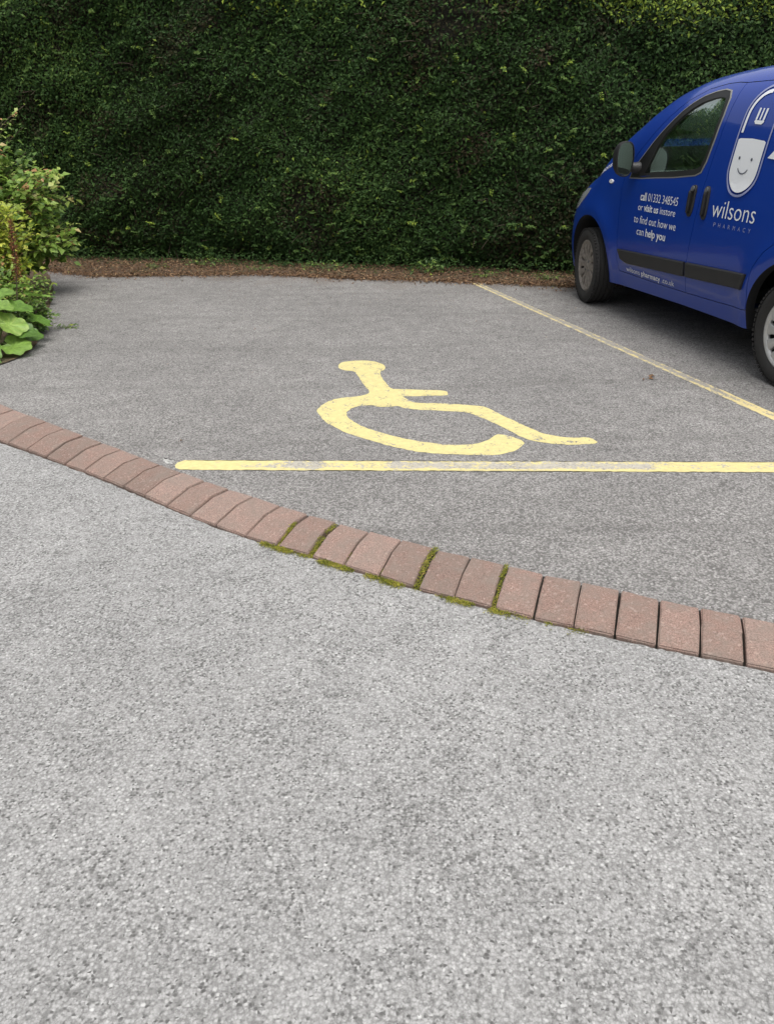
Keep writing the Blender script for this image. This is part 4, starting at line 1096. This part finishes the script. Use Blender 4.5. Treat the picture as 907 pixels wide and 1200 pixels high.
# woody stems at the foot and bare twigs in the thin places
r = random.Random(21); mb = MB()
for q in range(60):
    u_ = r.uniform(3.5, 14.8); x_, y_, _, _ = (float(k) for k in hedge_line(np.array(u_))); x_ += .30*.21; y_ += .954*.21
    p = Vector((x_+r.uniform(-.05, .05), y_+r.uniform(-.04, .06), -.02)); pts = [p]
    for k in range(5): p = p+Vector((r.uniform(-.05, .05), r.uniform(-.02, .03), .09)); pts.append(p)
    mb.tube([q_-Vector(ho) for q_ in pts], [r.uniform(.006, .016)]*3+[.006]*3, 5)
for q in range(420):
    u_ = r.uniform(3.6, 14.6); x_, y_, _, _ = (float(k) for k in hedge_line(np.array(u_))); z_ = r.uniform(.1, 2.4)
    d_ = float(hedge_depth(np.array([x_]), np.array([z_]))[0])-.06
    p = Vector((x_-.30*d_, y_-.954*d_, z_)); a = r.uniform(0, 6.28); dv = Vector((math.cos(a), -.35, math.sin(a)+.3)).normalized(); ln = r.uniform(.08, .22)
    mb.tube([p-Vector(ho), p+dv*ln*.5+Vector((0, 0, .01))-Vector(ho), p+dv*ln-Vector(ho)], [.0035, .003, .0015], 4)
mb.build('stems', simple('grey_brown_bark', (0.085, 0.062, 0.045), .9, bump=.002, bscale=90, var=.3), hedge, fixn=False)

# ---------------------------------------------------------------- litter and small weeds on the soil strip
def soil_y(x): return np.interp(x, [p[0] for p in SOIL], [p[1] for p in SOIL])
r = np.random.default_rng(31); n = 30000
x = r.uniform(-4.6, 4.4, n); y = soil_y(x)+np.where(r.uniform(0, 1, n) < .72, r.uniform(0, 1.1, n), r.normal(0, .05, n)-r.exponential(.06, n)*(r.uniform(0, 1, n) < .3))
P = np.stack([x, y, .006+r.uniform(0, .014, n)], 1)
M_litter = leafmat('leaf_litter', [(0.0, (0.04, 0.026, 0.016)), (0.35, (0.11, 0.062, 0.034)), (0.75, (0.20, 0.115, 0.06)), (0.93, (0.38, 0.26, 0.15)), (1.0, (0.16, 0.17, 0.04))], .8, .05)
tag(leaf_cloud('leaf_litter', P, unit(r.normal(0, .35, (n, 3))+[0, 0, 1]), unit(r.normal(0, 1, (n, 3))*[1, 1, .2]), r.uniform(.012, .040, n), r.uniform(.006, .018, n), np.clip(r.beta(2, 2, n), 0, 1), M_litter),
    'brown fallen leaves and clippings along the foot of the hedge', 'leaf litter', kind='stuff')
M_weed = leafmat('weed_leaves', [(0.0, (0.04, 0.075, 0.02)), (0.5, (0.08, 0.14, 0.03)), (0.9, (0.17, 0.26, 0.05)), (1.0, (0.30, 0.34, 0.06))], .5, .25)
M_stem = simple('green_stem', (0.09, 0.12, 0.035), .6)
def weed(loc, n, rad, hgt, seed, name, label, cat, group=None, size=.035, lo=0., stem=True):
    r = np.random.default_rng(seed); o = tag(empty(name, loc), label, cat, group)
    th = r.uniform(0, 6.28, n); rr_ = rad*np.sqrt(r.uniform(0, 1, n)); z = hgt*(1-(rr_/rad)**2*.6)*r.uniform(.15, 1, n)
    P = np.stack([rr_*np.cos(th), rr_*np.sin(th)*.7, z], 1)
    D = unit(np.stack([np.cos(th), np.sin(th), r.normal(.15, .35, n)], 1)+r.normal(0, .35, (n, 3)))
    leaf_cloud('leaves', P, unit(r.normal(0, .4, (n, 3))+[0, -.2, 1]), D, r.uniform(.6, 1.2, n)*size, r.uniform(.35, .6, n)*size, np.clip(r.uniform(lo, 1, n), 0, 1), M_weed, o)
    if stem:
        mb = MB()
        for k in range(0, n, max(1, n//14)): mb.tube([(0, 0, 0), tuple(P[k]*[.5, .5, .7]), tuple(P[k])], [.0022, .0018, .001], 4)
        mb.build('stems', M_stem, o, fixn=False)
    return o
W_ = [((-2.45, 9.22), 46, .13, .07, 'low green weed at the foot of the hedge, nearest its left end', .03), ((-1.95, 9.35), 60, .20, .10, 'spreading weed under the hedge, second from the left', .035),
      ((-1.30, 9.00), 40, .15, .06, 'flat weed patch on the brown litter in front of the hedge', .03), ((-.62, 8.95), 70, .22, .11, 'leafy weed clump at the hedge foot beyond the painted head of the symbol', .04),
      ((.45, 8.58), 60, .16, .16, 'upright broad leaved weed at the hedge foot left of the side line', .055), ((1.0, 8.33), 34, .12, .07, 'small weed where the side line meets the hedge', .035), ((1.58, 8.12), 40, .14, .08, 'pale weed beside the front tyre of the van', .03)]
for i, ((x, y), n, ra, hg, lb, sz) in enumerate(W_):
    weed((x, y, .015), n, ra, hg, 40+i, 'weed', lb, 'weed', 'weeds along the foot of the hedge', sz)
weed((-2.47, 6.44, .004), 42, .085, .035, 60, 'creeping_weed', 'little creeping weed rooted in the tarmac beside the planting bed', 'weed', None, .028)

# ---------------------------------------------------------------- planting bed on the left
M_shrub = leafmat('shrub_leaves', [(0.0, (0.04, 0.08, 0.02)), (0.35, (0.11, 0.20, 0.04)), (0.65, (0.22, 0.34, 0.06)), (0.85, (0.34, 0.44, 0.10)), (0.94, (0.48, 0.48, 0.18)), (1.0, (0.40, 0.22, 0.10))], .42, .35)
M_gold = leafmat('golden_shrub_leaves', [(0.0, (0.07, 0.12, 0.018)), (0.4, (0.20, 0.28, 0.03)), (0.8, (0.38, 0.44, 0.05)), (1.0, (0.55, 0.56, 0.10))], .42, .4)
M_bark = simple('shrub_bark', (0.09, 0.065, 0.045), .9, bump=.002, bscale=90, var=.3)
def shrub(base, tips, nleaf, size, mat, seed, name, label, shift=0.0, spread=.07, width=.55, cat='shrub', rosette=True):
    """stems rise from the base and arch over to the given tips; leaves sit in whorls along their outer part"""
    r = np.random.default_rng(seed); base = np.array(base, float); o = tag(empty(name, tuple(base)), label, cat)
    mb = MB(); LP, LN, LD, LL, LC = [], [], [], [], []
    for T in tips:
        T = np.array(T, float)-base; b0 = r.normal(0, .05, 3)*[1, 1, 0]
        c1 = np.array([T[0]*.25, T[1]*.25, T[2]*.75])+r.normal(0, .04, 3)
        pts = [(1-t)**2*b0+2*t*(1-t)*c1+t*t*T for t in np.linspace(0, 1, 9)]
        mb.tube([tuple(p) for p in pts], [.009*(1-t)+.002 for t in np.linspace(0, 1, 9)], 5)
        m_ = nleaf
        tone = r.normal(.5+shift, .16)
        for k in range(m_):
            t = r.uniform(.35, 1.0)**.7; p = (1-t)**2*b0+2*t*(1-t)*c1+t*t*T
            off = r.normal(0, spread, 3)*(1-.45*t); dirn = off/np.linalg.norm(off)
            LP.append(p+off*.9); LD.append(dirn+np.array([0, 0, .25])+r.normal(0, .3, 3)); LN.append([r.normal(0, .45), r.normal(-.25, .45), 1.0])
            LL.append(r.uniform(.6, 1.25)*size*(1.1-.35*t)); LC.append(tone+r.normal(0, .13)+.16*(t-.6))
    mb.build('stems', M_bark, o, fixn=False)
    LL = np.array(LL); leaf_cloud('foliage', np.array(LP), unit(np.array(LN)), unit(np.array(LD)), LL, LL*width, np.clip(LC, 0, 1), mat, o, fold=.12, curl=.22)
    return o
r = np.random.default_rng(51)
def blob(c, rad, n, surf=.55):
    out = []
    for _ in range(n):
        v = r.normal(0, 1, 3); v /= np.linalg.norm(v); k = surf+(1-surf)*r.uniform()
        q = np.array(c)+v*np.array(rad)*k
        if q[2] > .05: out.append(q)
    return out
# mixed green shrub overhanging the bay, against the hedge
shrub((-3.75, 8.0, .02), blob((-3.35, 7.9, .95), (.62, .55, .42), 110)+blob((-3.9, 7.9, 1.1), (.8, .7, .5), 50)+blob((-3.0, 7.9, .52), (.24, .3, .20), 44), 46, .095, M_shrub, 52,
      'shrub', 'mixed green shrub with bronze young tips reaching out over the left edge of the bay', .06, width=.66)
# arching loose sprays above it
shrub((-3.9, 7.9, .05), [(-3.02, 7.9, 1.60), (-3.12, 7.85, 1.50), (-3.28, 8.0, 1.48), (-3.45, 7.9, 1.46), (-3.2, 7.9, 1.36), (-3.35, 7.85, 1.42), (-3.08, 7.9, 1.42)], 30, .065, M_shrub, 53,
      'arching_shrub', 'loose pale sprays arching above the green shrub in front of the hedge', .20, .035)
# golden bush nearer the camera
shrub((-3.45, 7.0, .02), blob((-3.03, 6.90, .72), (.27, .34, .22), 80)+blob((-3.06, 6.85, .45), (.26, .3, .25), 60), 42, .066, M_gold, 54,
      'golden_shrub', 'bright yellow green bush below the mixed shrub at the left edge', .12, .05, width=.62)
# green filler below and behind, down to the big leaves
shrub((-3.3, 6.7, .02), blob((-2.98, 6.6, .30), (.34, .36, .26), 70), 36, .055, M_shrub, 55,
      'low_shrub', 'low leafy green shrub between the golden bush and the big round leaves', .05, .05)
# further planting that runs on outside the picture
shrub((-4.6, 6.6, .02), blob((-4.6, 6.6, .8), (.7, .9, .7), 90), 26, .07, M_shrub, 56, 'shrub', 'large dark shrub deeper in the planting bed', -.1)
shrub((-4.9, 8.9, .02), blob((-4.8, 8.8, .9), (.6, .7, .7), 70), 26, .07, M_shrub, 57, 'shrub', 'green shrub filling the corner between the bed and the hedge', -.1)

# big round-leaved plant at the corner of the bed
M_big = leafmat('big_leaves', [(0.0, (0.055, 0.12, 0.02)), (0.5, (0.13, 0.25, 0.04)), (0.8, (0.24, 0.38, 0.08)), (1.0, (0.38, 0.47, 0.12))], .38, .3, veins=True)
def big_leaf(root, c, size, nrm, heading, tone, seed, par):
    """round cupped leaf with a notch where the stalk joins, scalloped rim and pressed-in ribs"""
    r = random.Random(seed); nrm = Vector(nrm).normalized(); hd = Vector(heading); hd = (hd-nrm*hd.dot(nrm)).normalized(); sd = nrm.cross(hd)
    rings, segs = 6, 36; v = [Vector(c)]; f = []
    for i in range(1, rings+1):
        k = i/rings
        for j in range(segs):
            a = 2*math.pi*j/segs-math.pi
            rim = 1+.06*math.sin(a*9+seed)+.05*math.sin(a*4+1.3*seed)
            notch = 1-.62*math.exp(-((abs(a)-math.pi)/.32)**2)
            rad = size*.5*k*rim*notch*(1+.12*math.cos(a))
            z = size*(.10*k*k-.035*math.cos(a*9)*k*(1-.3*k)+.05*k**3*math.sin(a*3+seed))-size*.16*k**2*max(0, math.cos(a))
            v.append(Vector(c)+hd*rad*math.cos(a)+sd*rad*math.sin(a)+nrm*z)
    for j in range(segs): f.append((0, 1+j, 1+(j+1) % segs))
    for i in range(rings-1):
        for j in range(segs): f.append((1+i*segs+j, 1+(i+1)*segs+j, 1+(i+1)*segs+(j+1) % segs, 1+i*segs+(j+1) % segs))
    o = pydata('leaf', v, f, M_big, par, 180)
    at = o.data.attributes.new('rnd', 'FLOAT', 'POINT')
    at.data.foreach_set('value', [min(1, max(0, tone+.06*math.sin(q*1.7))) for q in range(len(v))])
    mb = MB(); cc = Vector(c); mid = (Vector(root)+cc)/2+Vector((0, 0, .05))
    mb.tube([Vector(root), mid, cc-nrm*.004], [.007, .006, .004], 6); mb.build('stalk', M_stem, o, 180)
bp_ = tag(empty('big_leaved_plant', (-2.78, 5.75, .02)), 'plant with large round bright green leaves at the near corner of the bed', 'plant')
LEAF = [  # x, y, z, size, tone
    (-2.60, 5.72, .20, .24, .82), (-2.54, 5.62, .07, .22, .70), (-2.72, 5.60, .23, .22, .62), (-2.69, 5.46, .06, .24, .55), (-2.86, 5.70, .26, .24, .45),
    (-2.62, 5.95, .26, .22, .50), (-2.52, 6.02, .16, .18, .40), (-2.76, 6.02, .33, .22, .60), (-2.56, 6.20, .30, .18, .62), (-2.90, 5.95, .35, .2, .5),
    (-2.50, 5.84, .09, .15, .30), (-2.80, 5.40, .12, .22, .6), (-2.95, 5.50, .2, .24, .5), (-2.70, 6.22, .36, .2, .55), (-2.74, 5.30, .06, .2, .5), (-2.62, 5.40, .04, .14, .35), (-2.50, 5.74, .14, .16, .25), (-2.66, 5.80, .30, .17, .7), (-3.0, 5.8, .3, .22, .4), (-3.1, 5.45, .18, .22, .5)]
for i, (x, y, z, sz, tn) in enumerate(LEAF):
    c = Vector((x, y, z))-Vector((-2.78, 5.75, .02)); hd = (c.x+.05, c.y*.6, .05)
    rr2 = random.Random(i); nr_ = (c.x*.8+rr2.uniform(-.25, .25), -.35+c.y*.5+rr2.uniform(-.2, .2), 1.0)
    big_leaf((c.x*.2, c.y*.2, -.03), c, sz, nr_, hd, tn, i, bp_)
# rusty dock spire
ds = tag(empty('dock_spire', (-2.66, 6.02, .02)), 'tall rusty brown seed spire rising out of the big green leaves', 'plant')
mb = MB(); mb.tube([(0, 0, 0), (.015, .04, .25), (.045, .08, .50), (.06, .10, .78)], [.006, .005, .004, .003], 6); mb.build('stem', simple('dark_stem', (.05, .04, .02), .7), ds)
r = np.random.default_rng(71); n = 620; t = r.uniform(0, 1, n); sp_ = np.stack([.040+.022*t, .072+.03*t, .42+.40*t], 1)+r.normal(0, 1, (n, 3))*np.stack([.018*(1.1-t*.7)]*3, 1)
leaf_cloud('seed_head', sp_, unit(r.normal(0, 1, (n, 3))), unit(r.normal(0, 1, (n, 3))), r.uniform(.008, .016, n), r.uniform(.006, .012, n), r.uniform(0, 1, n),
           leafmat('rusty_seeds', [(0, (.07, .025, .012)), (.6, (.20, .07, .03)), (1, (.34, .15, .07))], .8, .1), ds)
# seedling standing on the tarmac edge
sg_ = tag(empty('seedling', (-2.98, 7.38, .02)), 'thin light green seedling standing at the edge of the bed', 'plant')
mb = MB(); mb.tube([(0, 0, 0), (.03, 0, .10), (.02, .02, .24)], [.0035, .003, .002], 5); mb.tube([(.03, 0, .10), (.08, 0, .15)], [.002, .0015], 5); mb.build('stem', M_stem, sg_)
r = np.random.default_rng(72); LPs, LDs = [], []
for p, dv in (((.02, .02, .24), (0, 0, 1)), ((.02, .02, .24), (.9, 0, .5)), ((.02, .02, .22), (-.9, 0, .6)), ((.025, .01, .18), (-1, -.2, .3)), ((.025, .01, .17), (1, -.2, .3)), ((.08, 0, .15), (1, 0, .4)), ((.08, 0, .15), (.3, 0, 1)), ((.03, 0, .11), (-1, 0, .2)), ((.03, 0, .08), (.9, 0, .1)), ((.01, 0, .05), (-.8, -.2, .2))):
    LPs.append(p); LDs.append(dv)
k = len(LPs); leaf_cloud('leaves', np.array(LPs), unit(r.normal(0, .3, (k, 3))+[0, -.6, .8]), unit(np.array(LDs, float)), r.uniform(.05, .075, k), r.uniform(.020, .028, k), r.uniform(.75, 1, k), M_weed, sg_)
# single fallen leaves on the tarmac
def dead_leaf(x, y, sz, a, label, tone):
    n = 3; o = leaf_cloud('fallen_leaf', np.array([[0, 0, .006], [.2*sz, .1*sz, .008], [-.3*sz, 0, .006]]), unit(np.array([[.3, -.2, 1], [-.3, -.3, 1], [0, .2, 1.]])),
        unit(np.array([[math.cos(a), math.sin(a), .25], [math.cos(a+.9), math.sin(a+.9), .1], [math.cos(a-2.6), math.sin(a-2.6), .2]])), np.array([sz, sz*.7, sz*.6]), np.array([sz*.5, sz*.4, sz*.35]), np.array([tone, tone*.8, tone*.6]), M_litter, None, .3)
    o.location = (x, y, 0); tag(o, label, 'leaf', 'fallen leaves on the tarmac')
dead_leaf(1.575, 4.78, .06, .3, 'curled brown leaf on the tarmac just left of the side line', .75)
dead_leaf(1.62, 4.83, .035, 2.1, 'tiny brown leaf beside the larger curled one near the side line', .5)
dead_leaf(-1.02, 3.86, .022, 1.2, 'speck of brown leaf near the kerb left of the front line', .4)

shrub((-2.72, 6.30, .01), [(x_, y_, z_) for x_, y_, z_ in blob((-2.62, 6.25, .12), (.17, .34, .12), 40, .2)], 24, .050, M_shrub, 58,
      'low_plant', 'low dark green leaves spilling over the bed edge beside the big round leaves', -.22, .03)
shrub((-3.05, 7.25, .01), [(x_, y_, z_) for x_, y_, z_ in blob((-3.0, 7.2, .13), (.16, .50, .14), 40, .2)], 24, .050, M_shrub, 59,
      'low_plant', 'low mixed leaves behind the seedling under the overhanging shrub', -.1, .03)

# unseen trees added on the left for the van's paint and glass to reflect
M_tree = leafmat('tree_leaves', [(0.0, (0.025, 0.05, 0.015)), (0.5, (0.05, 0.10, 0.028)), (1.0, (0.10, 0.17, 0.04))], .5, .25)
def tree(x, y, h, seed, label):
    r = np.random.default_rng(seed); o = tag(empty('tree', (x, y, 0)), label, 'tree', 'unseen trees added left of the car park')
    mb = MB(); mb.tube([(0, 0, -.05), (.05, .02, h*.3), (-.05, .05, h*.6), (0, 0, h*.9)], [.20, .15, .10, .03], 10)
    LP = []
    for q in range(26):
        a = r.uniform(0, 6.28); hh = h*r.uniform(.22, .9); ln = h*.30*r.uniform(.6, 1)*(1.1-.6*hh/h)
        tip = np.array([math.cos(a)*ln, math.sin(a)*ln, hh+ln*.35]); mb.tube([(0, 0, hh*.85), tuple(tip*[.5, .5, 1]-[0, 0, ln*.05]), tuple(tip)], [.05, .035, .012], 6)
        k = 330; LP.append(tip*[.75, .75, 1]+r.normal(0, 1, (k, 3))*[.55, .55, .42])
    mb.build('trunk', M_bark, o, 60, fixn=False); LP = np.concatenate(LP); n = len(LP)
    leaf_cloud('crown', LP, unit(r.normal(0, .7, (n, 3))+[0, 0, .6]), unit(r.normal(0, 1, (n, 3))), r.uniform(.12, .22, n), r.uniform(.07, .13, n), r.uniform(0, 1, n), M_tree, o)
tree(-12.6, 10.5, 7.5, 81, 'tall bushy tree added out of view behind the hedge corner, farthest from the camera')
tree(-12.8, 6.8, 8.5, 82, 'tallest tree added out of view left of the car park, opposite the parked van')
tree(-12.4, 3.2, 7.0, 83, 'shorter tree added out of view left of the car park, opposite the kerb')
tree(-12.9, -.5, 8.0, 84, 'tall tree added out of view left of the camera, nearest to it')

r = np.random.default_rng(91); n = 900
y = 8.7-np.minimum(r.exponential(.75, n), 6.0); x = r.uniform(-3.0, 2.6, n); y = y-.29*(x+1.2)
ok = (y > 4.2) & (y < soil_y(x)); x, y = x[ok], y[ok]; n = len(x)
tag(leaf_cloud('blown_litter', np.stack([x, y, np.full(n, .003)], 1), unit(r.normal(0, .3, (n, 3))+[0, 0, 1]), unit(r.normal(0, 1, (n, 3))*[1, 1, .1]), r.uniform(.005, .018, n), r.uniform(.003, .009, n), r.uniform(0, 1, n), M_litter),
    'small crumbs of leaf and clippings blown across the bay', 'leaf litter', kind='stuff')
